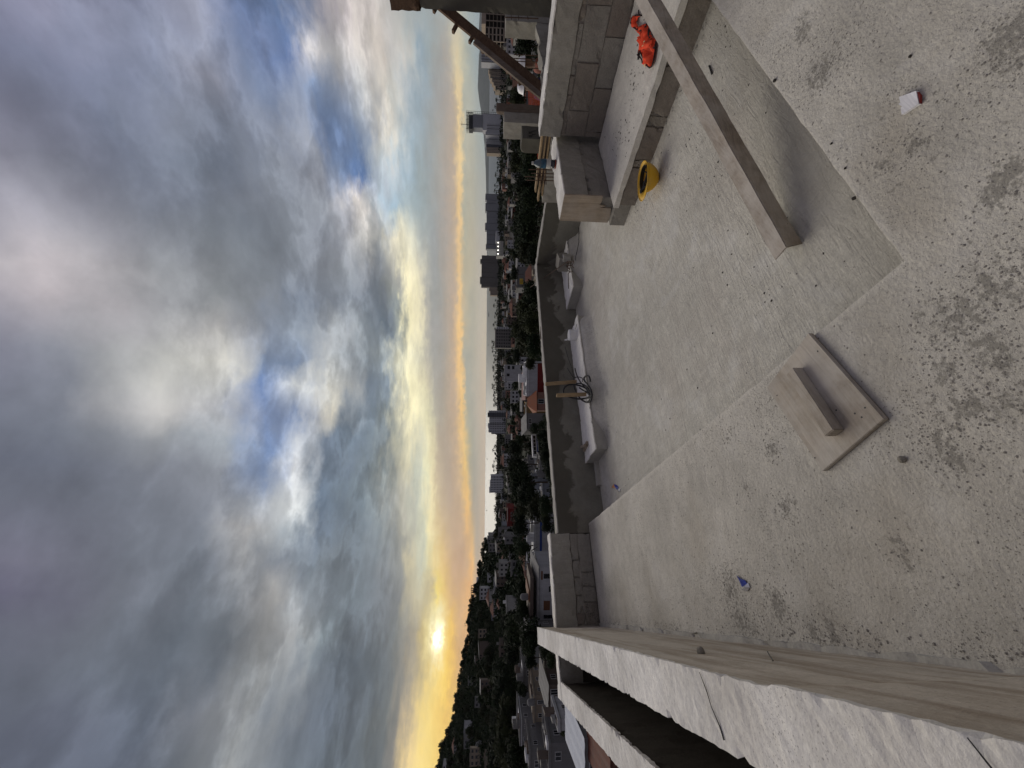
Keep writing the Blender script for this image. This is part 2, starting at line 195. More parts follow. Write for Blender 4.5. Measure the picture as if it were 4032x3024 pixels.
# ------------------------------------------------------------------ materials
MATS = {}
class NT:
    def __init__(s, name):
        s.m = bpy.data.materials.new(name); s.m.use_nodes = True; s.nt = s.m.node_tree; s.N = s.nt.nodes; s.L = s.nt.links
        s.b = s.N['Principled BSDF']; s.tc = s.N.new('ShaderNodeTexCoord'); s.co = s.tc.outputs['Object']
    def put(s, sock, v):
        if isinstance(v, (int, float)): sock.default_value = v
        elif isinstance(v, tuple): sock.default_value = v if len(v) == len(sock.default_value) else (*v, 1)
        else: s.L.new(v, sock)
    def map(s, scale, rot=(0, 0, 0), co=None):
        n = s.N.new('ShaderNodeMapping'); s.L.new(co or s.co, n.inputs[0]); n.inputs['Scale'].default_value = scale; n.inputs['Rotation'].default_value = rot
        return n.outputs[0]
    def noise(s, sc, det=6, rough=.55, co=None, dist=0):
        n = s.N.new('ShaderNodeTexNoise'); s.L.new(co or s.co, n.inputs['Vector']); n.inputs['Scale'].default_value = sc
        n.inputs['Detail'].default_value = det; n.inputs['Roughness'].default_value = rough; n.inputs['Distortion'].default_value = dist
        return n.outputs['Fac']
    def vor(s, sc, co=None, feat='F1'):
        n = s.N.new('ShaderNodeTexVoronoi'); s.L.new(co or s.co, n.inputs['Vector']); n.inputs['Scale'].default_value = sc; n.feature = feat
        return n.outputs['Distance']
    def rng(s, v, a, b, c=0.0, d=1.0):
        n = s.N.new('ShaderNodeMapRange'); s.put(n.inputs[0], v)
        for i, q in ((1, a), (2, b), (3, c), (4, d)): s.put(n.inputs[i], q)
        return n.outputs[0]
    def math(s, op, a, b=0.0):
        n = s.N.new('ShaderNodeMath'); n.operation = op; s.put(n.inputs[0], a); s.put(n.inputs[1], b); return n.outputs[0]
    def mix(s, f, a, b, mode='MIX'):
        n = s.N.new('ShaderNodeMix'); n.data_type = 'RGBA'; n.blend_type = mode
        s.put(n.inputs[0], f); s.put(n.inputs[6], a); s.put(n.inputs[7], b); return n.outputs[2]
    def scale(s, col, f):
        n = s.N.new('ShaderNodeVectorMath'); n.operation = 'SCALE'; s.put(n.inputs[0], col); s.put(n.inputs['Scale'], f); return n.outputs[0]
    def bump(s, h, st, dist=.01, prev=None):
        n = s.N.new('ShaderNodeBump'); s.put(n.inputs['Height'], h); n.inputs['Strength'].default_value = st; n.inputs['Distance'].default_value = dist
        if prev is not None: s.L.new(prev, n.inputs['Normal'])
        return n.outputs[0]
    def sepz(s, co=None):
        n = s.N.new('ShaderNodeSeparateXYZ'); s.L.new(co or s.co, n.inputs[0]); return n.outputs
    def fin(s, col, rough=.9, nrm=None, spec=.25, metal=0.0):
        s.put(s.b.inputs['Base Color'], col); s.put(s.b.inputs['Roughness'], rough); s.b.inputs['Specular IOR Level'].default_value = spec
        s.b.inputs['Metallic'].default_value = metal
        if nrm is not None: s.L.new(nrm, s.b.inputs['Normal'])
        return s.m

def concrete(name, base, var=.25, speck=.5, fleck=(.09, .085, .08), streak=None, bump=.35, stain=None, stain_amt=.5, wash=None, speck_sc=46., big=1.1, wet=None, grain=None, spots=(), edge=None, step_shade=None):
    s = NT(name)
    c = s.scale(base, s.rng(s.noise(big, 9, .6), .25, .75, 1 - var, 1 + var))
    c = s.scale(c, s.rng(s.noise(11, 8, .65), .25, .75, .88, 1.12))
    c = s.scale(c, s.rng(s.noise(95, 4, .6), .25, .75, .84, 1.15))
    if stain: c = s.mix(s.rng(s.noise(.9, 7, .62, co=s.map((1, 1.3, 1))), .5, .72, 0, stain_amt), c, stain)
    if wash: c = s.mix(s.rng(s.noise(2.6, 8, .65, dist=.6), .52, .7, 0, .6), c, wash)
    h = s.math('ADD', s.math('MULTIPLY', s.noise(60, 6, .7), .6), s.math('MULTIPLY', s.noise(9, 6, .6), .8))
    if streak is not None:
        st = s.noise(3.0, 6, .65, co=s.map((1.6, 9, 1), (0, 0, streak)), dist=1.6); st2 = s.noise(2.2, 5, .6, co=s.map((8, 1.4, 1), (0, 0, streak + .7)), dist=1.8)
        stt = s.math('ADD', st, st2)
        c = s.scale(c, s.rng(stt, .7, 1.3, .9, 1.1)); h = s.math('ADD', h, s.math('MULTIPLY', stt, 1.1))
    if speck:
        cl = s.noise(1.7, 6, .7); dens = s.rng(cl, .42, .68, .0, 1.0)
        v1 = s.vor(speck_sc, s.map((1, 1, 1), (.3, .2, .5))); v2 = s.vor(speck_sc * .38); v3 = s.vor(speck_sc * 2.2)
        m = s.math('MAXIMUM', s.math('LESS_THAN', v1, s.math('MULTIPLY', dens, .27 * speck)), s.math('LESS_THAN', v2, s.math('MULTIPLY', s.rng(cl, .48, .72), .2 * speck)))
        m = s.math('MAXIMUM', m, s.math('LESS_THAN', v3, s.math('MULTIPLY', s.rng(s.noise(3.1, 5, .7), .36, .7), .3 * speck)))
        c = s.mix(s.math('MULTIPLY', m, .62), c, fleck); h = s.math('ADD', h, s.math('MULTIPLY', m, .5))
    if edge or step_shade:
        xyz = s.sepz()
        if edge:
            dd = s.math('MAXIMUM', s.math('SUBTRACT', edge[0], xyz[0]), s.math('SUBTRACT', edge[1], xyz[1]))
            dd = s.math('ADD', dd, s.math('MULTIPLY', s.math('SUBTRACT', s.noise(14, 7, .7), .5), .05))
            c = s.mix(s.rng(dd, .035, .0, 0, .75), c, edge[2])
        if step_shade:  # shade beside the step, painted into the floor colour with a ragged border
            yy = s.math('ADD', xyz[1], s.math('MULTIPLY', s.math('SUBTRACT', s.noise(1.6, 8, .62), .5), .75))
            c = s.mix(s.math('MULTIPLY', s.rng(yy, 1.28, .98), s.rng(xyz[0], .95, 1.9, .35, step_shade[1])), c, step_shade[0])
    if spots:
        mk = None
        for x, y, r_ in spots:
            d = s.N.new('ShaderNodeVectorMath'); d.operation = 'DISTANCE'; s.L.new(s.co, d.inputs[0]); d.inputs[1].default_value = (x, y, 0)
            q = s.rng(s.math('ADD', d.outputs['Value'], s.math('MULTIPLY', s.math('SUBTRACT', s.noise(6, 4), .5), r_ * 1.2)), r_ * 1.05, r_ * .1); mk = q if mk is None else s.math('MAXIMUM', mk, q)
        mk = s.math('ADD', mk, s.rng(s.noise(2.1, 5, .6), .58, .8, 0, .45))
        fine = s.math('ADD', s.math('MULTIPLY', s.noise(46, 6, .72), .65), s.math('MULTIPLY', s.noise(13, 6, .65), .35))
        c = s.mix(s.math('MULTIPLY', s.rng(s.math('ADD', fine, s.math('MULTIPLY', mk, .135)), .575, .635), .6), c, fleck); 
    if grain: c = s.mix(s.rng(s.noise(1.5, 8, .66, co=s.map((1, .55, 7)), dist=.5), .47, .64, 0, grain[1]), c, grain[0])
    if wet:
        z = s.sepz()[2]
        e = s.math('ADD', z, s.math('MULTIPLY', s.math('SUBTRACT', s.noise(1.9, 8, .6, dist=1.2), .5), .95))
        c = s.mix(s.math('MULTIPLY', s.rng(e, wet[0], wet[0] + .05), wet[1]), c, wet[2])
    n = s.bump(h, bump, .012)
    return s.fin(c, .93, n, .15)
def wood(name, c1, c2, dust=None, dirx=0, dust_amt=.6):
    s = NT(name)
    co = s.map((1.3, 26, 26) if dirx == 0 else ((26, 1.3, 26) if dirx == 1 else (26, 26, 1.3)))
    g = s.noise(1.6, 7, .65, co=co, dist=1.2)
    c = s.mix(s.rng(g, .33, .68), c1, c2)
    c = s.scale(c, s.rng(s.noise(7, 7, .6), .25, .75, .75, 1.22))
    if dust: c = s.mix(s.rng(s.noise(5, 8, .68), .4, .64, 0, dust_amt), c, dust)
    k = s.math('LESS_THAN', s.vor(5.5), .045); c = s.mix(s.math('MULTIPLY', k, .7), c, (.04, .03, .02))
    return s.fin(c, .85, s.bump(g, .4, .006), .2)
def plain(name, c, rough=.6, var=.15, sc=6., spec=.4, metal=0.0, bump=0.0):
    s = NT(name); col = s.scale(c, s.rng(s.noise(sc, 6, .6), .25, .75, 1 - var, 1 + var))
    return s.fin(col, rough, s.bump(s.noise(sc * 8, 5), bump, .01) if bump else None, spec, metal)
def wallpaint(name, c, dirt=.4):
    s = NT(name)
    g = s.noise(.8, 7, .65, co=s.map((1, 1, .35))); col = s.mix(s.rng(g, .42, .75, 0, dirt), c, (.10, .095, .085))
    col = s.scale(col, s.rng(s.noise(4, 6), .25, .75, .85, 1.12))
    return s.fin(col, .85, None, .2)
SLAB_SPOTS = [(onz(a, b).x, onz(a, b).y, r_) for a, b, r_ in ((3765, 1259, .12), (3914, 1149, .10), (3895, 1382, .11), (3739, 1466, .07), (3798, 1615, .10), (3040, 1764, .06), (2930, 1919, .05), (3092, 1997, .08), (3739, 1777, .09), (3947, 1583, .09), (3286, 2494, .07), (3066, 2390, .11), (2924, 2468, .13), (2872, 2312, .14), (3215, 2507, .06), (3558, 2177, .07), (3947, 738, .09), (3480, 647, .06), (3597, 563, .05), (3953, 188, .11), (3247, 259, .12), (3160, 130, .10))]
M_SLAB = concrete('concrete_upper_slab', (.50, .474, .415), .25, 1.2, (.15, .14, .12), bump=1.0, spots=SLAB_SPOTS, edge=(.905, .784, (.62, .59, .52)), stain=(.36, .315, .245), stain_amt=.6, big=1.3, speck_sc=56, wash=(.60, .58, .53))
M_SUNK = concrete('concrete_sunken_floor', (.50, .48, .42), .15, .4, (.14, .13, .12), streak=.35, bump=.75, step_shade=((.29, .275, .245), .75), stain=(.40, .36, .31), stain_amt=.55, speck_sc=44, wash=(.62, .61, .57))
M_BENCH = concrete('concrete_bench', (.56, .535, .48), .14, .4, (.09, .08, .07), bump=.6, speck_sc=40)
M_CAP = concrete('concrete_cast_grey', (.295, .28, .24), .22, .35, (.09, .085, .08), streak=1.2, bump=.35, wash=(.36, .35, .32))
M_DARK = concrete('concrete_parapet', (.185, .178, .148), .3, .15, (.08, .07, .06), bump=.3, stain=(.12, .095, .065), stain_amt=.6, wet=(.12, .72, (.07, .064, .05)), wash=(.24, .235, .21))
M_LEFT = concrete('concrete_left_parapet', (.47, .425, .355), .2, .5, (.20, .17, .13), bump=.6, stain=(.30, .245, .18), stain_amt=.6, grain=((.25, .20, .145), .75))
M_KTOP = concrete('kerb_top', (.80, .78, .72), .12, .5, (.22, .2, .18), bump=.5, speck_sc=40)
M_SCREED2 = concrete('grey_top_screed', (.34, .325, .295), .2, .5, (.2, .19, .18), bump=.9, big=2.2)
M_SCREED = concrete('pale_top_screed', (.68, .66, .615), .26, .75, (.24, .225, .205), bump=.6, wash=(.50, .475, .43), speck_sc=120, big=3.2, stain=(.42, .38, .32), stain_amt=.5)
M_KERB = concrete('concrete_pale_kerb', (.40, .385, .345), .18, .4, (.15, .14, .13), bump=.5, speck_sc=40)
M_VOID = concrete('concrete_void', (.05, .043, .035), .2, .2, bump=.4)  # near-black albedo puts the deep gap's shade into the concrete colour
M_BLOCK = concrete('block_brown', (.22, .195, .165), .25, .5, (.08, .07, .06), bump=.9, stain=(.15, .115, .095), stain_amt=.7, speck_sc=60)
M_BLOCK2 = concrete('block_grey', (.25, .235, .205), .2, .4, (.09, .08, .07), bump=.9, speck_sc=60)
M_RUB = concrete('rubble_mortar', (.24, .215, .18), .4, 1.4, (.06, .05, .045), bump=1.5, speck_sc=34, wash=(.42, .39, .34))
M_MORT = concrete('mortar_joint', (.30, .275, .24), .2, .3, bump=1.0)
M_BEAM = wood('timber_dusty', (.17, .14, .105), (.31, .26, .205), (.48, .45, .40), 0, .4)
M_BEAMTOP = wood('timber_dusty_top', (.25, .21, .17), (.37, .325, .27), (.50, .465, .415), 0, .65)
M_PLY = wood('plywood_float', (.28, .24, .19), (.41, .36, .295), (.50, .475, .425), 0, .6)
M_PLYDK = wood('plywood_edge', (.12, .09, .06), (.22, .17, .12), None, 0)
M_PLYF = wood('formwork_plywood', (.25, .20, .145), (.36, .30, .23), (.42, .38, .33), 2, .35)
M_PLANK = wood('plank_dark', (.075, .045, .028), (.15, .095, .06), None, 0)
M_POST = wood('post_weathered', (.11, .085, .065), (.19, .15, .115), (.25, .22, .19), 2, .3)
M_STAKE = wood('stake_pine', (.30, .21, .115), (.42, .31, .18), None, 2)
s_ = NT('helmet_yellow'); c_ = s_.mix(s_.rng(s_.noise(9, 8, .7), .45, .75, 0, .55), (.66, .38, .02), (.40, .33, .20)); M_YEL = s_.fin(c_, .5, None, .4)
M_BLK = plain('black_plastic', (.012, .012, .012), .5)
M_RUST = plain('rebar_rust', (.07, .04, .025), .8, .4, 40)
s_ = NT('vest_orange'); c_ = s_.mix(s_.rng(s_.noise(7, 8, .7), .45, .8, 0, .5), (.74, .07, .028), (.42, .10, .06)); M_ORANGE = s_.fin(c_, .85, s_.bump(s_.noise(120, 4), .5, .004), .15)
M_PIPE = plain('vest_piping', (.02, .008, .008), .8)
M_REFL = plain('vest_reflective', (.75, .66, .36), .35)
M_WHITE = plain('white_plastic', (.66, .66, .66), .4)
M_SCRAP = wood('painted_scrap', (.66, .65, .66), (.74, .73, .75), None, 0)
M_REDP = plain('red_paint', (.26, .035, .025), .6)
M_BLUE = plain('wrapper_blue', (.03, .05, .30), .3, .3, 60)
M_SILV = plain('wrapper_silver', (.62, .62, .66), .22, .3, 90, .8, .6)
M_ORG2 = plain('wrapper_orange', (.5, .22, .08), .4, .3, 60)
M_NET = plain('net_orange', (.50, .085, .035), .7)
M_STONE = plain('mortar_lump', (.26, .24, .20), .95, .3, 60, .1, bump=.6)
M_CRUMB = plain('mortar_crumb', (.235, .22, .195), .95, .4, 40, .1)
M_DARKC = plain('dark_chip', (.05, .045, .04), .95, .4, 30, .1)

# ------------------------------------------------------------------ mesh helpers
class MB:
    def __init__(s): s.v = []; s.f = []; s.mi = []
    def add(s, vs, fs, mi=0):
        o = len(s.v); s.v += [tuple(v) for v in vs]; s.f += [tuple(i + o for i in f) for f in fs]; s.mi += [mi] * len(fs); return s
    def box(s, x0, x1, y0, y1, z0, z1, mi=0, mt=None):
        vs = [Vector((x, y, z)) for z in (z0, z1) for y in (y0, y1) for x in (x0, x1)]
        if mt: vs = [mt @ v for v in vs]
        return s.add(vs, [(0, 2, 3, 1), (4, 5, 7, 6), (0, 1, 5, 4), (2, 6, 7, 3), (0, 4, 6, 2), (1, 3, 7, 5)], mi)
    def beam(s, a, b, w, h, mi=0, upv=(0, 0, 1)):
        a, b = Vector(a), Vector(b); d = (b - a).normalized(); sd = Vector(upv).cross(d)
        if sd.length < 1e-4: sd = Vector((1, 0, 0))
        sd.normalize(); n = d.cross(sd)
        vs = [p + sd * (w / 2 * i) + n * (h / 2 * j) for p in (a, b) for i, j in ((-1, -1), (1, -1), (1, 1), (-1, 1))]
        return s.add(vs, [(3, 2, 1, 0), (4, 5, 6, 7), (0, 1, 5, 4), (1, 2, 6, 5), (2, 3, 7, 6), (3, 0, 4, 7)], mi)
    def tube(s, pts, r, n=6, mi=0):
        pts = [Vector(p) for p in pts]; rs = r if isinstance(r, (list, tuple)) else [r] * len(pts); vs = []; fs = []
        prev = None
        for i, p in enumerate(pts):
            d = (pts[min(i + 1, len(pts) - 1)] - pts[max(i - 1, 0)]).normalized()
            if prev is None:
                a = d.cross(Vector((0, 0, 1)))
                if a.length < .05: a = d.cross(Vector((1, 0, 0)))
            else: a = prev - d * prev.dot(d)
            a.normalize(); prev = a; b = d.cross(a)
            vs += [p + (a * math.cos(6.2832 * k / n) + b * math.sin(6.2832 * k / n)) * rs[i] for k in range(n)]
        for i in range(len(pts) - 1):
            fs += [(i * n + k, i * n + (k + 1) % n, (i + 1) * n + (k + 1) % n, (i + 1) * n + k) for k in range(n)]
        fs += [tuple(range(n - 1, -1, -1)), tuple(range((len(pts) - 1) * n, len(pts) * n))]
        return s.add(vs, fs, mi)
    def lathe(s, prof, c=(0, 0, 0), n=20, sx=1., sy=1., mi=0, cap=True):
        c = Vector(c); vs = []; fs = []
        for r_, z in prof: vs += [c + Vector((r_ * sx * math.cos(6.2832 * k / n), r_ * sy * math.sin(6.2832 * k / n), z)) for k in range(n)]
        for i in range(len(prof) - 1):
            fs += [(i * n + k, i * n + (k + 1) % n, (i + 1) * n + (k + 1) % n, (i + 1) * n + k) for k in range(n)]
        if cap: fs += [tuple(range(n - 1, -1, -1)), tuple(range((len(prof) - 1) * n, len(prof) * n))]
        return s.add(vs, fs, mi)
    def prism(s, poly, z0, z1, mi=0, mt=None):
        n = len(poly); vs = [Vector((p[0], p[1], z)) for z in (z0, z1) for p in poly]
        if mt: vs = [mt @ v for v in vs]
        return s.add(vs, [tuple(range(n - 1, -1, -1)), tuple(range(n, 2 * n))] + [(i, (i + 1) % n, n + (i + 1) % n, n + i) for i in range(n)], mi)
    def mesh(s, name, mats):
        me = bpy.data.meshes.new(name); me.from_pydata(s.v, [], s.f)
        for m in (mats if isinstance(mats, (list, tuple)) else [mats]): me.materials.append(m)
        if any(s.mi): me.polygons.foreach_set('material_index', s.mi)
        return me
    def build(s, name, mats, parent=None, smooth=False, bevel=0):
        me = s.mesh(name, mats)
        if bevel:
            bm = bmesh.new(); bm.from_mesh(me); bmesh.ops.recalc_face_normals(bm, faces=bm.faces[:])
            es = [e for e in bm.edges if len(e.link_faces) == 2 and e.calc_face_angle(0) > .5]
            bmesh.ops.bevel(bm, geom=es, offset=bevel, segments=2, affect='EDGES', clamp_overlap=True); bm.to_mesh(me); bm.free()
        if smooth: me.polygons.foreach_set('use_smooth', [True] * len(me.polygons))
        return link(name, me, parent)
def link(name, me, parent=None):
    o = bpy.data.objects.new(name, me); COL.objects.link(o)
    if parent is not None: o.parent = parent
    return o
def tag(o, label=None, cat=None, group=None, kind=None):
    if label: o['label'] = label
    if cat: o['category'] = cat
    if group: o['group'] = group
    if kind: o['kind'] = kind
    return o
def empty(name, loc=(0, 0, 0), rz=0, sc=1.0):
    o = bpy.data.objects.new(name, None); COL.objects.link(o); o.location = loc; o.rotation_euler = (0, 0, rz); o.scale = (sc, sc, sc); o.empty_display_size = .2
    return o
def grid_box(x0, x1, y0, y1, z0, z1, cell=.06, jit=.004, bevel=.006, seed=0, freq=7.0):
    """a cast block whose faces and arrises wander a little, with softened edges"""
    me = bpy.data.meshes.new('t'); bm = bmesh.new()
    nx, ny, nz = [max(1, min(300, int(round(d / cell)))) for d in (x1 - x0, y1 - y0, z1 - z0)]
    idx = {}
    def vert(i, j, k):
        if (i, j, k) not in idx:
            p = Vector((x0 + (x1 - x0) * i / nx, y0 + (y1 - y0) * j / ny, z0 + (z1 - z0) * k / nz))
            q = p * freq + Vector((seed * 3.1, seed * 1.7, seed))
            on = (i in (0, nx)) + (j in (0, ny)) + (k in (0, nz))
            d = noise.noise_vector(q) * jit + noise.noise_vector(q * 3.3) * jit * .6
            if on >= 2:
                ch = max(0, noise.noise(q * 1.7) - .25) * jit * 7
                cdir = (Vector(((x0 + x1) / 2, (y0 + y1) / 2, (z0 + z1) / 2)) - p)
                cdir = Vector((math.copysign(1, cdir.x) if i in (0, nx) else 0, math.copysign(1, cdir.y) if j in (0, ny) else 0, math.copysign(1, cdir.z) if k in (0, nz) else 0))
                d += cdir * ch
            idx[(i, j, k)] = bm.verts.new(p + d)
        return idx[(i, j, k)]
    for k in (0, nz):
        for i in range(nx):
            for j in range(ny):
                q = [vert(i, j, k), vert(i + 1, j, k), vert(i + 1, j + 1, k), vert(i, j + 1, k)]; bm.faces.new(q if k else q[::-1])
    for j in (0, ny):
        for i in range(nx):
            for k in range(nz):
                q = [vert(i, j, k), vert(i + 1, j, k), vert(i + 1, j, k + 1), vert(i, j, k + 1)]; bm.faces.new(q[::-1] if j else q)
    for i in (0, nx):
        for j in range(ny):
            for k in range(nz):
                q = [vert(i, j, k), vert(i, j + 1, k), vert(i, j + 1, k + 1), vert(i, j, k + 1)]; bm.faces.new(q if i else q[::-1])
    if bevel:
        es = [e for e in bm.edges if e.calc_face_angle(0) > .9]
        bmesh.ops.bevel(bm, geom=es, offset=bevel, segments=2, affect='EDGES', clamp_overlap=True)
    for f in bm.faces: f.smooth = False
    bm.to_mesh(me); bm.free(); return me
def rough(name, mat, dims, parent=None, **kw):
    me = grid_box(*dims, **kw); me.name = name; me.materials.append(mat); return link(name, me, parent)
# ------------------------------------------------------------------ the roof under construction
D = -.212
def outline(pts, step=.05, jit=.004, chip=()):
    out = []
    for a, b in zip(pts, pts[1:] + pts[:1]):
        a, b = Vector((*a, 0)), Vector((*b, 0)); n = max(1, int((b - a).length / step)); nrm = Vector((-(b - a).y, (b - a).x, 0)).normalized()
        for i in range(n):
            p = a.lerp(b, i / n)
            if 0 < i: p = p + nrm * (noise.noise(p * 9) * jit + max(0, noise.noise(p * 5 + Vector((7, 0, 0))) - .35) * jit * 6)
            out.append((p.x, p.y))
    return out
slab = MB(); slab.prism(outline([(-.205, -2.6), (6.2, -2.6), (6.2, .784), (.905, .784), (.905, 4.975), (-.205, 4.975)], .05, .005), -.3, 0)
o = slab.build('roof_slab', M_SLAB, bevel=.007); tag(o, kind='structure')
# sunken floor, screed sloped up against the kerbs
def fillet(x, y):
    def ss(a, b, v): t = max(0, min(1, (v - a) / (b - a))); return t * t * (3 - 2 * t)
    k = max(ss(1.80, 2.15, x) * (1 - ss(3.62, 3.78, x)), ss(4.40, 4.70, x))
    return k * ss(4.27, 4.445, y) * .135
fm = MB(); xs = [.86 + .055 * i for i in range(84)]; ysn = [.72 + .05 * i for i in range(87)]
fm.v = [(x, y, D + fillet(x, y) + .003 * noise.noise(Vector((x * 2.2, y * 2.2, 0))) + .0012 * noise.noise(Vector((x * 14, y * 14, 3)))) for y in ysn for x in xs]
nx_ = len(xs); fm.f = [(j * nx_ + i, j * nx_ + i + 1, (j + 1) * nx_ + i + 1, (j + 1) * nx_ + i) for j in range(len(ysn) - 1) for i in range(nx_ - 1)]; fm.mi = [0] * len(fm.f)
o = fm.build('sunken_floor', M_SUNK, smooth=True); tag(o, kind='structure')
fb = MB(); fb.box(.86, 5.6, .70, 5.05, -.6, -.24); fb.build('floor_deck', M_VOID)['kind'] = 'structure'

# left parapet (bright top), the void beside it and the outer wall
t = empty('parapet_wall', (-.24, 2, 0)); tag(t, 'tall pale weathered concrete parapet along the left side of the upper slab', 'wall')
def child(o, par):
    o.parent = par; o.matrix_parent_inverse = Matrix.Translation(-par.location); return o
me = grid_box(-.305, -.163, -1.2, 5.19, -.3, .665, cell=.07, jit=.0025, bevel=.008, seed=3); me.materials.append(M_LEFT); me.name = 'wall'
for v in me.vertices:
    if v.co.x < -.25 and v.co.z < .655: v.co.x += .010 * noise.noise(v.co * 11) - .004
    v.co.x += (1.5 - v.co.y) * .003 + (.008 if v.co.y < 1 else 0)
child(link('wall', me), t)
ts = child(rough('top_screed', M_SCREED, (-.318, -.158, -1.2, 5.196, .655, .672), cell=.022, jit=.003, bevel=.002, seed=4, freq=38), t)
for v in ts.data.vertices: v.co.x += (1.5 - v.co.y) * .003 + (.008 if v.co.y < 1 else 0)
child(rough('mortar_lip', M_KERB, (-.185, -.143, -1.2, 4.97, -.02, .014), cell=.035, jit=.009, bevel=.003, seed=7), t)
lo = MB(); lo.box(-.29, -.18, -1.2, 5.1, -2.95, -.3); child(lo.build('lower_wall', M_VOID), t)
for (px, py, ang) in ((c7x := 2600 + 250 * .6474, 1950 + 1070 * .6474, 0), (2600 + 1890 * .6474, 1950 + 1460 * .6474, 0)):
    p = onz(px, py, .668)
    m = MB(); m.tube([(p.x - .002, p.y, .6745), (p.x - .04, p.y - .02, .6748), (p.x - .075, p.y - .028, .6745), (p.x - .11, p.y - .05, .6742), (p.x - .135, p.y - .055, .6735)], [.0008, .0014, .001, .0016, .002], 5); child(m.build('crack', M_BLK), t)
t = empty('outer_wall', (-.8, 2, 0)); tag(t, 'outer concrete wall beyond the dark gap at the left edge, level white top', 'wall')
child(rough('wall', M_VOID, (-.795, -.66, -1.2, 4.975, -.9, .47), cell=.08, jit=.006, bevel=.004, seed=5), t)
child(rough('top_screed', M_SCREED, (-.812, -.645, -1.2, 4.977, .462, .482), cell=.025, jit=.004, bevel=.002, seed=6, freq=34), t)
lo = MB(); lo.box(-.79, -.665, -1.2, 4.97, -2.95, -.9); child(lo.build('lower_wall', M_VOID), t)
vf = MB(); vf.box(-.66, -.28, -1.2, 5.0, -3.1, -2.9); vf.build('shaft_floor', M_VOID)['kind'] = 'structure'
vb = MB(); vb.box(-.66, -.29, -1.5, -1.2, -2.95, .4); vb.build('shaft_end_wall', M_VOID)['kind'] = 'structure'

# front parapet: cast cap on broken block courses
t = empty('block_parapet', (.1, 5.05, 0)); tag(t, 'low grey parapet, cast cap on cracked blocks, at the far end of the slab', 'wall')
child(rough('cap', M_CAP, (-.79, .795, 4.98, 5.15, .245, .48), cell=.06, jit=.006, bevel=.006, seed=8), t)
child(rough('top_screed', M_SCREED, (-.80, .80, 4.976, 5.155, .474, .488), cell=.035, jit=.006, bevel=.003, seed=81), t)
lo = MB(); lo.box(-.66, -.30, 4.99, 5.12, -2.95, .244); child(lo.build('lower_wall', M_VOID), t)
bk = MB(); bk.box(-.79, .785, 5.012, 5.14, -.3, .247); child(bk.build('mortar_bed', M_MORT), t)
for i, (a, b, z0, z1, m, y) in enumerate([(.79, .372, .004, .152, M_BLOCK2, 4.984), (.364, .221, .006, .149, M_BLOCK2, 4.990), (.211, .069, .003, .147, M_BLOCK2, 4.987), (.058, -.15, .0, .150, M_RUB, 4.998),
        (.792, .50, .16, .243, M_BLOCK2, 4.988), (.485, .318, .163, .238, M_BLOCK2, 4.992), (.300, .135, .160, .240, M_BLOCK2, 4.989), (.118, -.04, .163, .236, M_BLOCK2, 4.995), (-.05, -.15, .160, .24, M_BLOCK, 4.999)]):
    child(rough('block', m, (b, a, y, 5.10, z0, z1), cell=.035, jit=.007, bevel=.004, seed=20 + i), t)
child(rough('mortar_joint', M_MORT, (-.15, .79, 4.997, 5.05, .147, .163), cell=.04, jit=.006, bevel=0, seed=31), t)
# dark parapet with the corner, and its taller right run
t = empty('dark_parapet', (3, 5.05, 0)); tag(t, 'long dark stained parapet with a pale top beyond the sunken floor, turning a corner', 'wall')
child(rough('long_wall', M_DARK, (.797, 5.485, 4.981, 5.16, -.6, .385), cell=.08, jit=.004, bevel=.006, seed=9), t)
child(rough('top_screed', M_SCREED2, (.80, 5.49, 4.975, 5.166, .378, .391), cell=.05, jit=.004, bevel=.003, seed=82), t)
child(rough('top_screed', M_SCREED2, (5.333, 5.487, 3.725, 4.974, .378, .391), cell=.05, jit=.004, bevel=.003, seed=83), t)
child(rough('return_wall', M_DARK, (5.34, 5.48, 3.725, 4.98, -.6, .385), cell=.08, jit=.004, bevel=.006, seed=10), t)
t = empty('grey_wall', (5.4, 3.3, 0)); tag(t, 'higher plain grey wall stub with planks and rods on top, right of the dark parapet corner', 'wall')
child(rough('wall', M_CAP, (5.31, 5.47, 2.80, 3.722, -.6, .45), cell=.07, jit=.008, bevel=.01, seed=12), t)
# kerbs at the wall foot
for n, (x0, x1, lb) in enumerate(((1.672, 3.745, 'long pale raised kerb under the dark parapet, cables lying on it'), (4.32, 5.335, 'short pale raised kerb in the corner, broken block lying on it'))):
    o = rough('concrete_kerb', M_KERB, (x0, x1, 4.445, 4.978, -.25, -.06), cell=.05, jit=.005, bevel=.006, seed=14 + n)  # grey body under a paler top puts the sides' shade into colour
    tag(o, lb, 'kerb', 'raised kerbs at the foot of the dark parapet')
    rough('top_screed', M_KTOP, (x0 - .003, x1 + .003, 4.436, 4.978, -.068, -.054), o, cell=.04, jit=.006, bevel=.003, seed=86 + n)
o = rough('concrete_ledge', M_KERB, (1.36, 1.70, 4.90, 4.979, -.25, -.165), cell=.04, jit=.004, bevel=.004, seed=17); tag(o, 'thin low ledge where the dark parapet meets the floor, left of the long kerb', 'ledge')

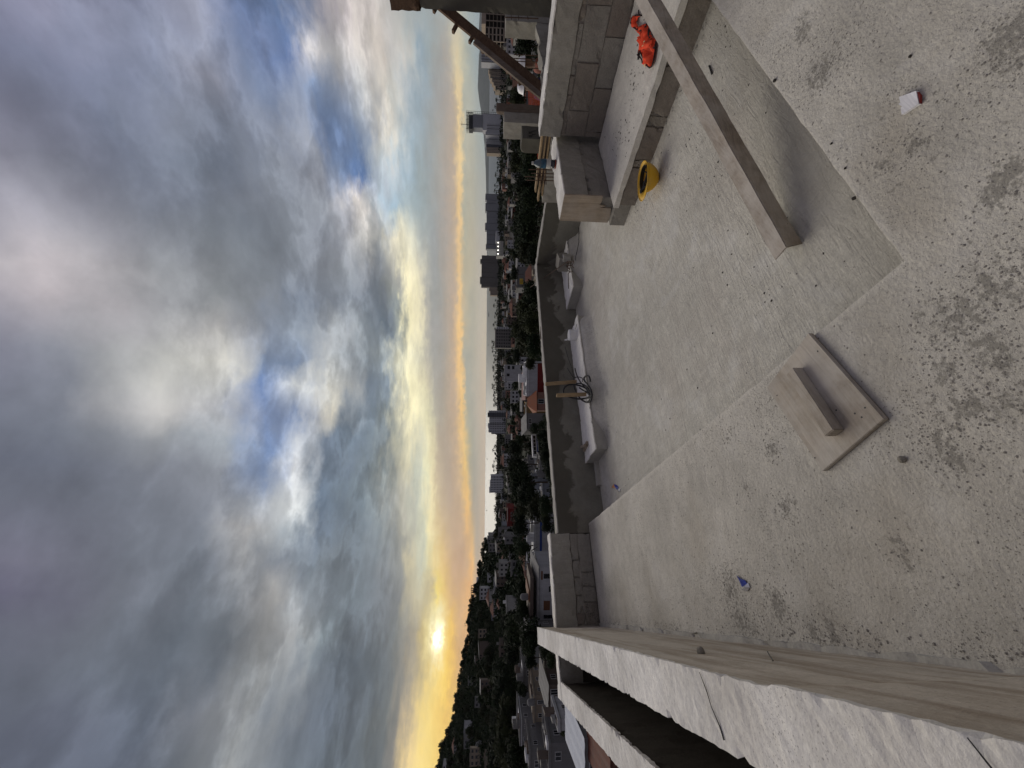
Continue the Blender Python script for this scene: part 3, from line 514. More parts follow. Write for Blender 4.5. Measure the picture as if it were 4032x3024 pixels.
# bench on blocks at the right
t = empty('concrete_bench', (4.0, 1.4, 0)); tag(t, 'low pale concrete bench on brown blocks along the right side, under the long timber', 'bench')
child(rough('slab', M_BENCH, (3.5, 4.628, -.9, 2.482, -.047, .005), cell=.06, jit=.004, bevel=.004, seed=21), t)
bk = MB(); bk.box(3.535, 3.63, -.9, 2.47, -.3, -.05); child(bk.build('mortar_bed', M_MORT), t)
jy = [2.462, 2.072, 1.998, 1.716, 1.638, 1.285, .905, .52, .13, -.3]
for i in range(len(jy) - 1):
    if jy[i] - jy[i + 1] < .1: child(rough('mortar_joint', M_RUB, (3.522, 3.62, jy[i + 1] + .004, jy[i] - .004, -.235, -.05), cell=.03, jit=.01, bevel=0, seed=50 + i), t)
    else: child(rough('block', M_BLOCK, (3.514, 3.62, jy[i + 1] + .006, jy[i] - .006, -.24, -.052), cell=.035, jit=.006, bevel=.006, seed=40 + i), t)
# low wall closing the bench, plywood shutter on its end
t = empty('low_wall', (4.2, 2.62, 0)); tag(t, 'grey concrete wall stub with a white chipped top beyond the bench, bottle standing on it', 'wall')
child(rough('cap', M_CAP, (3.69, 4.95, 2.487, 2.775, .235, .485), cell=.05, jit=.006, bevel=.006, seed=23), t)
child(rough('top_screed', M_SCREED, (3.686, 4.955, 2.483, 2.78, .479, .492), cell=.035, jit=.005, bevel=.003, seed=84), t)
child(rough('base', M_BLOCK2, (3.69, 4.95, 2.499, 2.77, -.25, .237), cell=.05, jit=.013, bevel=.01, seed=24), t)
child(rough('end_block', M_BLOCK2, (3.60, 3.688, 2.492, 2.765, -.25, -.05), cell=.04, jit=.007, bevel=.014, seed=25), t)
pl = MB(); poly = [(2.472, .49), (2.783, .488), (2.787, -.045), (2.70, -.05), (2.612, -.035), (2.606, .085), (2.585, .03), (2.575, .10), (2.53, .085), (2.474, .092)]
mt = Matrix(((0, 0, 1, 0), (1, 0, 0, 0), (0, 1, 0, 0), (0, 0, 0, 1)))
pl.prism(poly, 3.668, 3.686, 0, mt); o = pl.build('formwork_board', M_PLYF, bevel=.0015); tag(o, 'bare plywood shutter board with a broken lower corner on the end of the low wall', 'board')
# high block wall
t = empty('block_wall', (4.75, 1.7, 0)); tag(t, 'tall brown block wall behind the bench with a smooth grey cast cap', 'wall')
child(rough('cap', M_CAP, (4.632, 4.885, .35, 2.42, .462, .692), cell=.06, jit=.006, bevel=.005, seed=60), t)
child(rough('top_screed', M_SCREED, (4.627, 4.89, .35, 2.424, .686, .699), cell=.035, jit=.005, bevel=.003, seed=85), t)
bk = MB(); bk.box(4.655, 4.87, .36, 2.41, -.25, .464); child(bk.build('mortar_bed', M_MORT), t)
n = 61
for z0, z1, js in ((.413, .456, (2.41, 2.0, 1.83, 1.42, 1.0, .6, .36)), (.193, .405, (2.41, 2.145, 1.716, 1.29, .87, .45, .36)), (-.02, .183, (2.41, 2.35, 1.927, 1.507, 1.08, .66, .36))):
    for a, b in zip(js, js[1:]):
        child(rough('block', M_BLOCK if (n % 3) else M_BLOCK2, (4.640 + .004 * (n % 2), 4.76, b + .006, a - .006, z0, z1), cell=.04, jit=.005, bevel=.006, seed=n), t); n += 1

# long timber from the floor over the bench
P0 = Vector((1.464, 1.189, D)); UB = Vector((2.0359, -.3502, .4496)).normalized(); LB = 3.30
wv = Vector((0, 0, 1)).cross(UB).normalized(); nv = UB.cross(wv); bw, bh = .089, .089
tm = MB(); N_ = 40
for i in range(N_ + 1):
    for a, b in ((0, 0), (1, 0), (1, 1), (0, 1)):
        q = P0 + UB * (LB * i / N_) + wv * (bw * a) + nv * (bh * b) + noise.noise_vector(Vector((i * .5, a * 3, b * 3))) * .003
        if i == 0: q += UB * (.10 * (a) - .0) * (1 if b == 0 else -.15)
        tm.v.append(q)
for i in range(N_):
    for k in range(4):
        tm.f.append((i * 4 + k, i * 4 + (k + 1) % 4, (i + 1) * 4 + (k + 1) % 4, (i + 1) * 4 + k)); tm.mi.append(1 if k == 2 else 0)
tm.f += [(3, 2, 1, 0), tuple(N_ * 4 + k for k in range(4))]; tm.mi += [0, 0]
o = tm.build('timber_beam', [M_BEAM, M_BEAMTOP], bevel=.004); tag(o, 'long square timber, dusty on top, leaning from the sunken floor over the bench to the block wall', 'timber')

# ------------------------------------------------------------------ tools and litter
# wooden float
ft = empty('wood_float', (.666, 1.258, .0), R(13.7)); tag(ft, 'square plywood mason\'s float with a block handle lying on the upper slab', 'float')
b = MB(); b.box(-.2145, .2145, -.157, .157, .004, .021); b.build('board', M_PLY, ft, bevel=.002)
b = MB(); b.box(-.213, .213, -.1555, .1555, .002, .004); b.build('underside', M_PLYDK, ft)
pa, pb = onz(2600 + 795 * .6474, 1000 + 712 * .6474, .055), onz(2600 + 1040 * .6474, 1000 + 1090 * .6474, .055)
inv = (Matrix.Translation(ft.location) @ Matrix.Rotation(R(13.7), 4, 'Z')).inverted()
la, lb_ = inv @ pa, inv @ pb
b = MB(); b.beam((la.x, la.y, .042), (lb_.x, lb_.y, .042), .046, .042); b.build('handle', M_PLY, ft, bevel=.003)
for (x, y) in ((1245, 935), (1070, 950), (957, 592), (940, 1240), (1183, 970), (1225, 993), (710, 860)):
    p = inv @ onz(2600 + x * .6474, 1000 + y * .6474, .021); m = MB(); m.lathe([(.0032, .0208), (.003, .0219)], (p.x, p.y, 0), 8); m.build('nail_head', M_BLK, ft)
# hard hat upside down
hh = empty('hard_hat', (3.235, 1.99, D), 0); tag(hh, 'yellow hard hat lying upside down on the sunken floor by the bench', 'hard hat')
vis = math.atan2(.50, -.866)      # brim points to the left of the picture
hm = MB(); nn = 48
def hat_r(k, z):
    a = 6.2832 * k / nn; da = math.cos(a - vis); base = math.sqrt(max(0, 1 - ((.148 - z) / .148 - 0) ** 2)) if False else math.sin(min(1, z / .148) ** .62 * math.pi / 2)
    rx, ry = .124, .098
    c, s_ = math.cos(a - vis), math.sin(a - vis)
    return base * (rx * ry) / math.sqrt((ry * c) ** 2 + (rx * s_) ** 2), a, da
prof = [.0, .004, .012, .024, .04, .06, .085, .11, .135]
for z in prof:
    for k in range(nn):
        r_, a, da = hat_r(k, z); hm.v.append((r_ * math.cos(a), r_ * math.sin(a), z))
for z, ex in ((.140, .006), (.142, .012)):
    for k in range(nn):
        r_, a, da = hat_r(k, .135); e = ex + max(0, da) ** 3 * (.060 if z > .141 else .028); dz = max(0, da) ** 3 * .0
        hm.v.append(((r_ + e) * math.cos(a), (r_ + e) * math.sin(a), z - max(0, da) ** 2 * .004))
nr = len(prof) + 2
hm.f = [(i * nn + k, i * nn + (k + 1) % nn, (i + 1) * nn + (k + 1) % nn, (i + 1) * nn + k) for i in range(1, nr - 1) for k in range(nn)] + [tuple(range(2 * nn - 1, nn - 1, -1))]
hm.mi = [0] * len(hm.f)
sh = hm.build('shell', M_YEL, hh, smooth=True); sm = sh.modifiers.new('s', 'SOLIDIFY'); sm.thickness = .004; sm.offset = 1
lipm = MB(); lp = []
for k in range(nn + 1):
    r_, a, da = hat_r(k % nn, .135); e = .012 + max(0, da) ** 3 * .060; lp.append(((r_ + e) * math.cos(a), (r_ + e) * math.sin(a), .143 - max(0, da) ** 2 * .004))
lipm.tube(lp, .0032, 6); lipm.build('rim_lip', M_YEL, sh, smooth=True)
hb = MB(); ring = [(.106 * math.cos(a - 0) * math.cos(vis) - .08 * math.sin(a) * math.sin(vis), .106 * math.cos(a) * math.sin(vis) + .08 * math.sin(a) * math.cos(vis)) for a in [6.2832 * k / 32 for k in range(33)]]
for i, (x, y) in enumerate(ring):
    hb.v += [(x, y, .105), (x, y, .138)]
    if i: hb.f.append((i * 2 - 2, i * 2, i * 2 + 1, i * 2 - 1)); hb.mi.append(0)
o = HB_ = hb.build('headband', M_BLK, hh); o.modifiers.new('s', 'SOLIDIFY').thickness = .003
for a0 in (.5, 1.6):
    st = MB(); st.tube([(.095 * math.cos(a0 + vis) * k, .08 * math.sin(a0 + vis) * k, .045 + .07 * abs(k) ** 2) for k in [-1 + i / 6 for i in range(13)]], .006, 5); st.build('strap', M_BLK, HB_)
kb = MB(); kb.tube([(.10 * math.cos(vis) + .03 * math.sin(vis), .10 * math.sin(vis) - .03 * math.cos(vis), .13), (.12 * math.cos(vis), .12 * math.sin(vis), .16), (.095 * math.cos(vis) - .05 * math.sin(vis), .095 * math.sin(vis) + .05 * math.cos(vis), .135)], .009, 6); kb.build('chin_strap', M_BLK, hh)
kb = MB(); kb.tube([(.11 * math.cos(vis), .11 * math.sin(vis), .145), (-.02, -.075, .125)], .008, 6); kb.build('strap', M_BLK, hh)
kb = MB(); kb.lathe([(.018, 0), (.018, .012)], (.118 * math.cos(vis), .118 * math.sin(vis), .15), 12); kb.build('ratchet_knob', M_BLK, HB_)
# orange vest thrown on the bench
def z7(x, y): return (2400 + x * .22604, y * .22604)
vest = empty('safety_vest', (4.05, 1.35, .006)); tag(vest, 'crumpled orange mesh safety vest with black piping lying on the bench', 'vest')
def cloth(poly, name, zb=.012, amp=.035, seed=0):
    P = [Vector((*onz(*z7(*p), .02).xy, 0)) for p in poly]; bm = bmesh.new()
    f = bm.faces.new([bm.verts.new(p) for p in P]); bmesh.ops.triangulate(bm, faces=[f])
    for _ in range(4): bmesh.ops.subdivide_edges(bm, edges=[e for e in bm.edges if e.calc_length() > .022], cuts=1)
    bmesh.ops.triangulate(bm, faces=bm.faces[:])
    bd = {v for e in bm.edges if e.is_boundary for v in e.verts}
    for v in bm.verts:
        q = Vector((v.co.x * 13 + seed, v.co.y * 13, seed)); r_ = 1 - abs(noise.noise(q)) * 2.2
        v.co.z = zb + (amp * max(0, r_) ** 2 + amp * .5 * (noise.noise(q * 2.6) + .4)) * (.35 if v in bd else 1)
        v.co -= Vector((4.05, 1.35, .006)); v.co.z = max(.003, v.co.z)
    me = bpy.data.meshes.new(name); bm.to_mesh(me); bm.free(); me.materials.append(M_ORANGE)
    for p in me.polygons: p.use_smooth = True
    o = link(name, me, vest); s_ = o.modifiers.new('s', 'SOLIDIFY'); s_.thickness = .002; return o
cloth([(455, 510), (545, 545), (650, 430), (690, 490), (735, 620), (820, 710), (800, 880), (770, 1060), (740, 1165), (690, 1180), (640, 1140), (590, 990), (520, 880), (575, 740), (540, 690), (530, 590)], 'body', amp=.05, seed=1)
cloth([(370, 310), (420, 275), (570, 270), (510, 300), (470, 380), (520, 470), (620, 420), (655, 405), (640, 470), (545, 545), (430, 480), (375, 390)], 'neck_strap', zb=.016, amp=.03, seed=5)
cloth([(600, 830), (720, 720), (810, 690), (805, 800), (720, 855), (620, 870)], 'flap', zb=.045, amp=.03, seed=9)
for pl_ in ([(515, 180), (520, 250), (570, 270), (480, 262), (385, 320), (370, 390), (420, 475), (540, 540), (640, 460), (660, 410)], [(690, 500), (680, 580), (700, 650), (745, 690), (700, 700), (690, 600), (705, 520)], [(575, 740), (520, 880), (590, 1000), (640, 1130), (705, 1182), (745, 1160), (775, 1040), (805, 850), (815, 720)], [(590, 865), (680, 855), (790, 830), (812, 760)], [(490, 950), (540, 1000), (570, 1040), (580, 1100), (620, 1110)]):
    m = MB(); m.tube([Vector((*onz(*z7(*p), .03).xy, .034)) - Vector((4.05, 1.35, .006)) for p in pl_], .0055, 5); m.build('piping', M_PIPE, vest, smooth=True)
for c in ((640, 740), (618, 785), (650, 1140)):
    p = onz(*z7(*c), .05); m = MB(); m.box(-.012, .012, -.008, .008, 0, .004, 0, Matrix.Translation(p + Vector((-4.05, -1.35, .010))) @ Matrix.Rotation(.6, 4, 'Z')); m.build('reflective_tab', M_REFL, vest)
m = MB(); p = onz(*z7(520, 980), .02); m.box(-.02, .05, -.012, .012, 0, .012, 0, Matrix.Translation(p - Vector((4.05, 1.35, .006))) @ Matrix.Rotation(-.6, 4, 'Z')); m.build('buckle', M_BLK, vest)
# painted scrap, wrappers, pebble, stick, chips
def c5(x, y): return (2600 + x * .6474, y * .6474)
sc = empty('painted_scrap', tuple(onz(*c5(1520, 625), 0))); tag(sc, 'torn white painted board scrap with a red edge on the upper slab', 'scrap')
P = [onz(*c5(*q), .008).xy - sc.location.xy for q in ((1460, 590), (1562, 553), (1578, 632), (1475, 698), (1468, 655), (1478, 648), (1455, 634), (1466, 625))]
m = MB(); m.prism([tuple(p) for p in P][::-1], .002, .012); m.build('face', M_SCRAP, sc)
P = [onz(*c5(*q), .006).xy - sc.location.xy for q in ((1563, 553), (1584, 580), (1584, 628), (1578, 634))]
m = MB(); m.prism([tuple(p) for p in P][::-1], .001, .009); m.build('red_edge', M_REDP, sc)
def crumple(pts, name, mats, cats, z=0.0, seed=0):
    e = empty(name, tuple(onz(*pts[0], z))); tag(e, cats, 'wrapper')
    for i, (a, b, m_) in enumerate(mats):
        P_ = [(onz(*q, z + .006) - e.location) * 1.08 for q in pts[a:b]]; mm = MB(); c = sum(P_, Vector()) / len(P_); c.z = .016
        for q in P_: q.z = .003 + .010 * abs(noise.noise(q * 90 + Vector((seed, 0, i))))
        mm.add(P_ + [c], [(k, (k + 1) % len(P_), len(P_)) for k in range(len(P_))]); o_ = mm.build(('blue_foil', 'silver_foil', 'orange_foil')[i], m_, e); o_.modifiers.new('s', 'SOLIDIFY').thickness = .0015
def c7(x, y): return (2600 + x * .6474, 1950 + y * .6474)
crumple([c7(*q) for q in ((520, 550), (466, 490), (490, 512), (515, 520), (526, 540), (500, 556), (497, 575), (528, 582), (540, 560), (532, 532), (520, 540))], 'candy_wrapper', [(1, 6, M_BLUE), (5, 11, M_SILV)], 'blue and silver twisted candy wrapper on the upper slab near the left parapet', 0, 3)
def q5(x, y): return (2100 + x * .18083, 1700 + y * .18083)
crumple([q5(*q) for q in ((1800, 1220), (1750, 1150), (1800, 1160), (1850, 1210), (1830, 1260), (1790, 1230), (1860, 1220), (1890, 1270), (1870, 1305), (1820, 1290), (1790, 1230), (1705, 1215), (1755, 1140), (1800, 1200))], 'snack_wrapper', [(1, 6, M_BLUE), (6, 10, M_SILV), (10, 14, M_ORG2)], 'crumpled orange and blue snack wrapper on the sunken floor near the step', D, 6)
def pebble(name, p, r_, mat, label, cat, seed, group=None, flat=.75):
    bm = bmesh.new(); bmesh.ops.create_icosphere(bm, subdivisions=2, radius=r_)
    for v in bm.verts: v.co *= 1 + .35 * noise.noise(v.co * (1.1 / r_) + Vector((seed, 0, 0)))
    for v in bm.verts: v.co.z *= flat
    me = bpy.data.meshes.new(name); bm.to_mesh(me); bm.free(); me.materials.append(mat); o = link(name, me); o.location = (p.x, p.y, p.z + r_ * flat * .7); return tag(o, label, cat, group)
pebble('mortar_lump', onz(2600 + 1480 * .6474, 1000 + 1250 * .6474, 0), .011, M_STONE, 'small round grey mortar lump on the slab between float and wrapper', 'lump', 1)
pebble('mortar_lump', onz(2600 + 245 * .6474, 1950 + 955 * .6474, .45), .001, M_STONE, 'tiny lump', 'lump', 1) if False else None
for i, (q, r_, lb) in enumerate(((c5(700, 490), .008, 'dark lump wedged in the step edge nearest the timber'), (c5(1183, 1207), .007, 'dark chip in the step edge, nearer the float'), (c5(1043, 873), .0045, 'dark chip just inside the step edge, second from the float'), (c5(1127, 1023), .0045, 'dark chip beside the step edge, between two others'), (c5(1523, 343), .0045, 'small black chip on the slab above the painted scrap'))):
    pebble('dark_chip', onz(*q, 0), r_, M_DARKC, lb, 'chip', 4 + i, 'dark chips along the step edge')
a, b = onz(*c5(302, 400), D), onz(*c5(320, 450), D); m = MB(); m.tube([a + Vector((0, 0, .006)), b + Vector((0, 0, .006))], .0055, 6); o = m.build('black_stick', M_BLK); tag(o, 'short black stick on the sunken floor behind the timber', 'stick')
a, b = onz(2600 + 652 * .6474, 1950 + 950 * .6474, .0), onz(2600 + 685 * .6474, 1950 + 1005 * .6474, .0)
wa, wb = onpl(2600 + 652 * .6474, 1950 + 950 * .6474, 0, -.158), onpl(2600 + 685 * .6474, 1950 + 1005 * .6474, 0, -.158)
m = MB(); m.tube([wa, wa.lerp(wb, .5) + Vector((.003, .004, 0)), wb], .0022, 5); o = m.build('wire_nail', M_BLK); tag(o, 'short black wire sticking out of the inner face of the tall left parapet', 'wire')
w0 = onpl(2600 + 245 * .6474, 1950 + 955 * .6474, 0, -.16); o = pebble('mortar_lump', w0, .018, M_STONE, 'mortar lump stuck on the inner face of the tall left parapet', 'lump', 8); o.location = w0
# scattered dried mortar (nobody could count it)
def splat(name, label, mat, n, area, rmin, rmax, z, dens, seed):
    rnd = random.Random(seed); m = MB(); c = 0
    while c < n:
        x, y = rnd.uniform(*area[:2]), rnd.uniform(*area[2:])
        if not dens(x, y, rnd): continue
        r_ = rmin + (rmax - rmin) * rnd.random() ** 4; a0 = rnd.random() * 6; zz = z(x, y); k = 6
        P_ = [(x + r_ * (.7 + .5 * rnd.random()) * math.cos(a0 + 6.2832 * i / k), y + r_ * (.7 + .5 * rnd.random()) * math.sin(a0 + 6.2832 * i / k), zz + .0004) for i in range(k)]
        m.add(P_ + [(x, y, zz + r_ * (.25 + .4 * rnd.random()))], [(i, (i + 1) % k, k) for i in range(k)]); c += 1
    o = m.build(name, mat); tag(o, label, name.replace('_', ' '), kind='stuff'); return o
spots = [(onz(2600 + a * .6474, 1000 + b * .6474, 0), s_) for a, b, s_ in ((1800, 400, .11), (2030, 230, .10), (2000, 590, .10), (1760, 720, .07), (1850, 950, .10), (680, 1180, .06), (510, 1420, .05), (760, 1540, .07), (1760, 1200, .08), (2080, 900, .08))]
spots += [(onz(*c7(*q), 0), s_) for q, s_ in (((1060, 840), .06), (720, 680) and ((720, 680), .10), ((500, 800), .13), ((420, 560), .14), ((950, 860), .05), ((1480, 350), .06))]
spots += [(onz(*c5(*q), 0), s_) for q, s_ in (((2080, 1140), .08), ((1360, 1000), .06), ((1540, 870), .05), ((2090, 290), .10), ((1000, 400), .12))]
def dn(x, y, rnd):
    p = sum(math.exp(-((x - s_[0].x) ** 2 + (y - s_[0].y) ** 2) / (s_[1] ** 2 * 1.1)) for s_ in spots)
    return (x < .89 or y < .77) and rnd.random() < min(1, p) * .9 + .035
splat('mortar_splatter', 'dark dried mortar splatter scattered over the upper slab', M_CRUMB, 8000, (-.13, 2.6, -.3, 3.6), .0008, .0046, lambda x, y: 0, dn, 1)
sp2 = [(onz(2600 + a * .6474, b * .6474, D), s_) for a, b, s_ in ((200, 800, .10), (90, 870, .12), (60, 960, .08), (430, 180, .12), (350, 240, .08))] + [(Vector((2.55, 1.45, D)), .25), (Vector((3.2, 2.25, D)), .15), (Vector((1.5, 1.5, D)), .2)]
def dn2(x, y, rnd):
    p = sum(math.exp(-((x - s_[0].x) ** 2 + (y - s_[0].y) ** 2) / (s_[1] ** 2 * 1.6)) for s_ in sp2)
    return rnd.random() < min(1, p) * .8 + .05
splat('mortar_crumbs', 'small dark mortar crumbs scattered over the sunken floor', M_DARKC, 420, (.93, 3.48, .82, 4.2), .002, .008, lambda x, y: D + .001, dn2, 2)
sp3 = [(Vector((3.95, 2.05, 0)), .10), (Vector((3.82, 1.85, 0)), .13), (Vector((4.0, 1.6, 0)), .1)]
def dn3(x, y, rnd):
    p = sum(math.exp(-((x - s_[0].x) ** 2 + (y - s_[0].y) ** 2) / (s_[1] ** 2 * 1.6)) for s_ in sp3)
    return rnd.random() < min(1, p) * .9 + .05
splat('bench_crumbs', 'dark crumbs and flakes scattered on the bench top', M_DARKC, 170, (3.54, 4.58, 1.2, 2.46), .003, .012, lambda x, y: .006, dn3, 3)
def dn4(x, y, rnd): return rnd.random() < max(math.exp(-((3.50 - x) / .05) ** 2) * (y < 2.5), math.exp(-((4.30 - y) / .10) ** 2) * (x > 1.8) * .8, math.exp(-((x - .93) / .03) ** 2) * .5, math.exp(-((y - .81) / .025) ** 2) * .6) * (.35 + .65 * (noise.noise(Vector((x * 3, y * 3, 9))) > 0))
splat('floor_grit', 'mortar grit and dust gathered along the edges of the sunken floor', M_CRUMB, 1500, (.91, 3.52, .79, 4.42), .0012, .007, lambda x, y: D + fillet(x, y) + .003, dn4, 5)
def dn5(x, y, rnd): return rnd.random() < max(math.exp(-((x + .13) / .035) ** 2), math.exp(-((4.95 - y) / .05) ** 2)) * (.3 + .7 * (noise.noise(Vector((x * 4, y * 2, 4))) > 0))
splat('slab_grit', 'mortar grit gathered along the foot of the parapets on the upper slab', M_CRUMB, 1200, (-.15, .88, .3, 4.97), .0012, .006, lambda x, y: .0005, dn5, 6)
# bottle on the low wall
bt = empty('water_bottle', (4.46, 2.63, .4865)); tag(bt, 'clear plastic drink bottle with a dark wrapper and white band on the low wall', 'bottle')
M_CLEAR = plain('bottle_plastic', (.05, .075, .09), .12, .3, 30, .6); M_LAB = plain('bottle_band', (.40, .39, .36), .6); M_COLA = plain('bottle_dark', (.008, .012, .02), .15, .2, 9, .6); M_REDL = plain('bottle_base_red', (.16, .03, .015), .2); M_LBLUE = plain('bottle_print_blue', (.02, .065, .11), .3, .6, 30)
m = MB(); m.lathe([(.046, .115), (.048, .12), (.048, .17), (.046, .20), (.040, .222), (.030, .24), (.0165, .256), (.0165, .266)], n=24); BS_ = m.build('shoulder', M_CLEAR, bt, smooth=True)
m = MB(); m.lathe([(.0495, .125), (.0495, .178)], n=24, cap=False); m.build('label', M_LBLUE, bt, smooth=True)
m = MB(); m.lathe([(.018, .264), (.018, .284)], n=18); m.build('cap', M_LAB, BS_)
m = MB(); m.lathe([(.047, .068), (.0485, .072), (.0485, .112), (.047, .117)], n=24); m.build('band', M_LAB, bt, smooth=True)
m = MB(); m.lathe([(.046, .018), (.044, .04), (.046, .066)], n=24); m.build('lower_body', M_COLA, bt, smooth=True)
m = MB(); m.lathe([(.044, .0), (.049, .006), (.049, .02)], n=24); m.build('base', M_REDL, bt, smooth=True)
# white vent cap / tub
tb = empty('plastic_tub', (3.50, 4.60, D + .128)); tag(tb, 'white plastic tub standing upside down against the long kerb', 'tub')
m = MB(); m.lathe([(.076, .0), (.078, .01), (.083, .12), (.080, .145), (.06, .15)], n=28); m.build('body', M_WHITE, tb, smooth=True)
m = MB(); m.tube([(-.03, .05, .13), (-.05, .05, .17), (-.055, .05, .20)], [.016, .013, .008], 8); m.build('spout', M_WHITE, tb, smooth=True)
# broken block with a lump on the short kerb
bb = empty('broken_block', (4.97, 4.56, -.053), R(24)); tag(bb, 'broken grey concrete block standing on the short kerb, pale rubble in its middle', 'block')
me = grid_box(-.15, .15, -.11, .11, .0, .165, cell=.04, jit=.004, bevel=.005, seed=90); me.materials.append(M_BLOCK2); link('block', me, bb)
me = grid_box(-.20, -.07, -.16, -.06, -.02, .11, cell=.03, jit=.012, bevel=.012, seed=91); me.materials.append(M_KERB); o = link('rubble', me, bb)
# rods and tie wire tangle, leaning rod, cable on the floor
def q2(x, y): return (2100 + x * .18083, 900 + y * .18083)
def q4(x, y): return (2100 + x * .18083, 1450 + y * .18083)
tg = empty('rebar_tangle', (4.75, 4.45, -.06)); tag(tg, 'tangle of thin rusty rods and tie wire on the corner kerb', 'rebar')
def tp(x, y, h=.03): p = onz(*q2(x, y), -.06 + h); return p - tg.location
for k, pts in enumerate([[(655, 760), (740, 840), (790, 880)], [(740, 735), (725, 790), (760, 860), (790, 890)], [(800, 730), (800, 800), (790, 900)], [(720, 765), (810, 765)], [(735, 800), (820, 810)], [(710, 720), (790, 715), (880, 725)], [(870, 690), (880, 740), (840, 800), (880, 860)], [(750, 910), (800, 950), (850, 930)], [(790, 880), (800, 930), (760, 985), (760, 1090), (772, 1305)]]):
    m = MB(); m.tube([tp(*p, h=.02 + .05 * abs(math.sin(k * 2 + i))) for i, p in enumerate(pts)], .0065, 5); m.build('rod', M_RUST, tg)
a = onz(*q2(880, 725), -.04); c = onpl(2200 - 112, 1131, 1, 5.42); mid = onz(*q2(720, 735), .03)
m = MB(); m.tube([a, mid, c], [.006, .0065, .006], 6); o = m.build('steel_rod', M_RUST); tag(o, 'thin steel rod rising from the tangle and leaning over the dark parapet', 'rod')
cb = MB(); cb.tube([onz(*q, D + .012 + dz) for q, dz in ((q2(915, 690), .09), (q2(925, 600), .08), (q2(960, 450), .06), (q2(990, 300), .03), (q2(995, 150), .02), (q2(985, 0), .0), ((2100 + 662 * .2712, 500 + 1560 * .2712), 0), ((2100 + 648 * .2712, 500 + 1360 * .2712), 0), ((2100 + 640 * .2712, 500 + 1250 * .2712), 0))], .0055, 6); o = cb.build('black_cable', M_BLK); tag(o, 'thin black cable lying on the floor from the tangle to the plywood shutter', 'cable')
# stakes and hose coil
for (bx, by, tx, ty, lb) in ((950, 292, 262, 345, 'taller wooden stake with a dark top standing by the hose coil'), (1180, 565, 505, 592, 'shorter wooden stake inside the hose coil')):
    p = onz(*q4(bx, by), -.06) if by < 400 else onz(*q4(bx, by), -.075); top = onpl(*q4(tx, ty), 1, p.y - .02)
    m = MB(); m.beam(p - Vector((0, 0, .0)), top, .052, .022, 0, (1, .5, 0)); o = m.build('wooden_stake', M_STAKE, bevel=.002); tag(o, lb, 'stake', 'wooden stakes by the hose coil')
hc = empty('hose_coil', (2.5, 4.55, -.06)); tag(hc, 'coil of black hose and cable round two wooden stakes on the long kerb', 'hose')
def hp(x, y, yy): return onpl(*q4(x, y), 1, yy) - hc.location
loops = [([(760, 615), (880, 655), (1020, 675), (1180, 650), (1270, 590), (1260, 520), (1180, 460), (1060, 390), (900, 350), (760, 355), (680, 410), (650, 480), (655, 530)], .012),
         ([(880, 370), (890, 440), (930, 520), (1000, 640), (1080, 710), (1180, 750), (1250, 720), (1280, 620), (1270, 500), (1210, 380), (1130, 300), (1090, 230), (1130, 170), (1190, 150), (1230, 200), (1240, 290)], .011),
         ([(905, 0), (930, 100), (960, 190), (1010, 280), (1080, 370), (1160, 470), (1230, 560), (1250, 640), (1200, 730), (1120, 740)], .008),
         ([(740, 0), (800, 100), (880, 220), (930, 190), (1010, 190), (1080, 220), (1070, 300)], .006), ([(1000, 420), (1080, 480), (1170, 520), (1240, 600), (1255, 690)], .010), ([(930, 330), (1040, 330), (1130, 370), (1200, 450), (1265, 560), (1275, 640), (1230, 740)], .009),
         ([(690, 530 - 1000), (760, 800 - 1000), (850, 1100 - 1000 - 90), (880, 1380 - 1120)], .004)]
for k, (pts, r_) in enumerate(loops):
    sp = []
    for i in range(len(pts) - 1):
        for s_ in range(3): sp.append((pts[i][0] + (pts[i + 1][0] - pts[i][0]) * s_ / 3, pts[i][1] + (pts[i + 1][1] - pts[i][1]) * s_ / 3))
    sp.append(pts[-1])
    for _ in range(2): sp = [sp[0]] + [((a_[0] + 2 * b_[0] + c_[0]) / 4, (a_[1] + 2 * b_[1] + c_[1]) / 4) for a_, b_, c_ in zip(sp, sp[1:], sp[2:])] + [sp[-1]]
    q_ = []
    for x, y in sp:
        low = max(0, min(1, (x - 850) / 400)); v = hp(x, y, 4.62 - .10 * low - .012 * k)
        gl = -.055 if v.y + hc.location.y > 4.43 else -.075
        if v.z + hc.location.z < gl + r_: v = onz(*q4(x, y), gl + r_) - hc.location
        q_.append(v)
    m = MB(); m.tube(q_, r_, 6); m.build('hose_loop', M_BLK, hc, smooth=True)
wd = empty('wood_scrap', tuple(onz(*q5(1130, 310), -.058))); tag(wd, 'small nailed wooden offcut lying at the end of the long kerb', 'offcut')
A, B_, C_, D_ = [onz(*q5(*q), -.04) - wd.location for q in ((1165, 180), (1185, 300), (1110, 440), (1090, 360))]
m = MB(); m.beam((A + B_) / 2, (C_ + D_) / 2, .05, .03); m.build('board', M_PLYF, wd, bevel=.002)
E_, F_ = onz(*q5(1050, 330), -.01) - wd.location, onz(*q5(1130, 300), -.01) - wd.location; m = MB(); m.beam(E_, F_, .035, .03); m.build('cleat', M_PLYF, wd, bevel=.002)
cl = MB(); p = [onpl(*q, 1, 5.07) for q in ((2134, 1287), (2139, 1305), (2130, 1336), (2128, 1336), (2133, 1288))]; cl.tube([Vector((v.x, 5.06 + .02 * (i % 2), max(v.z, .392))) for i, v in enumerate(p)], .004, 5); o = cl.build('wire_loop', M_RUST); tag(o, 'bent wire loop lying on top of the dark parapet', 'wire')
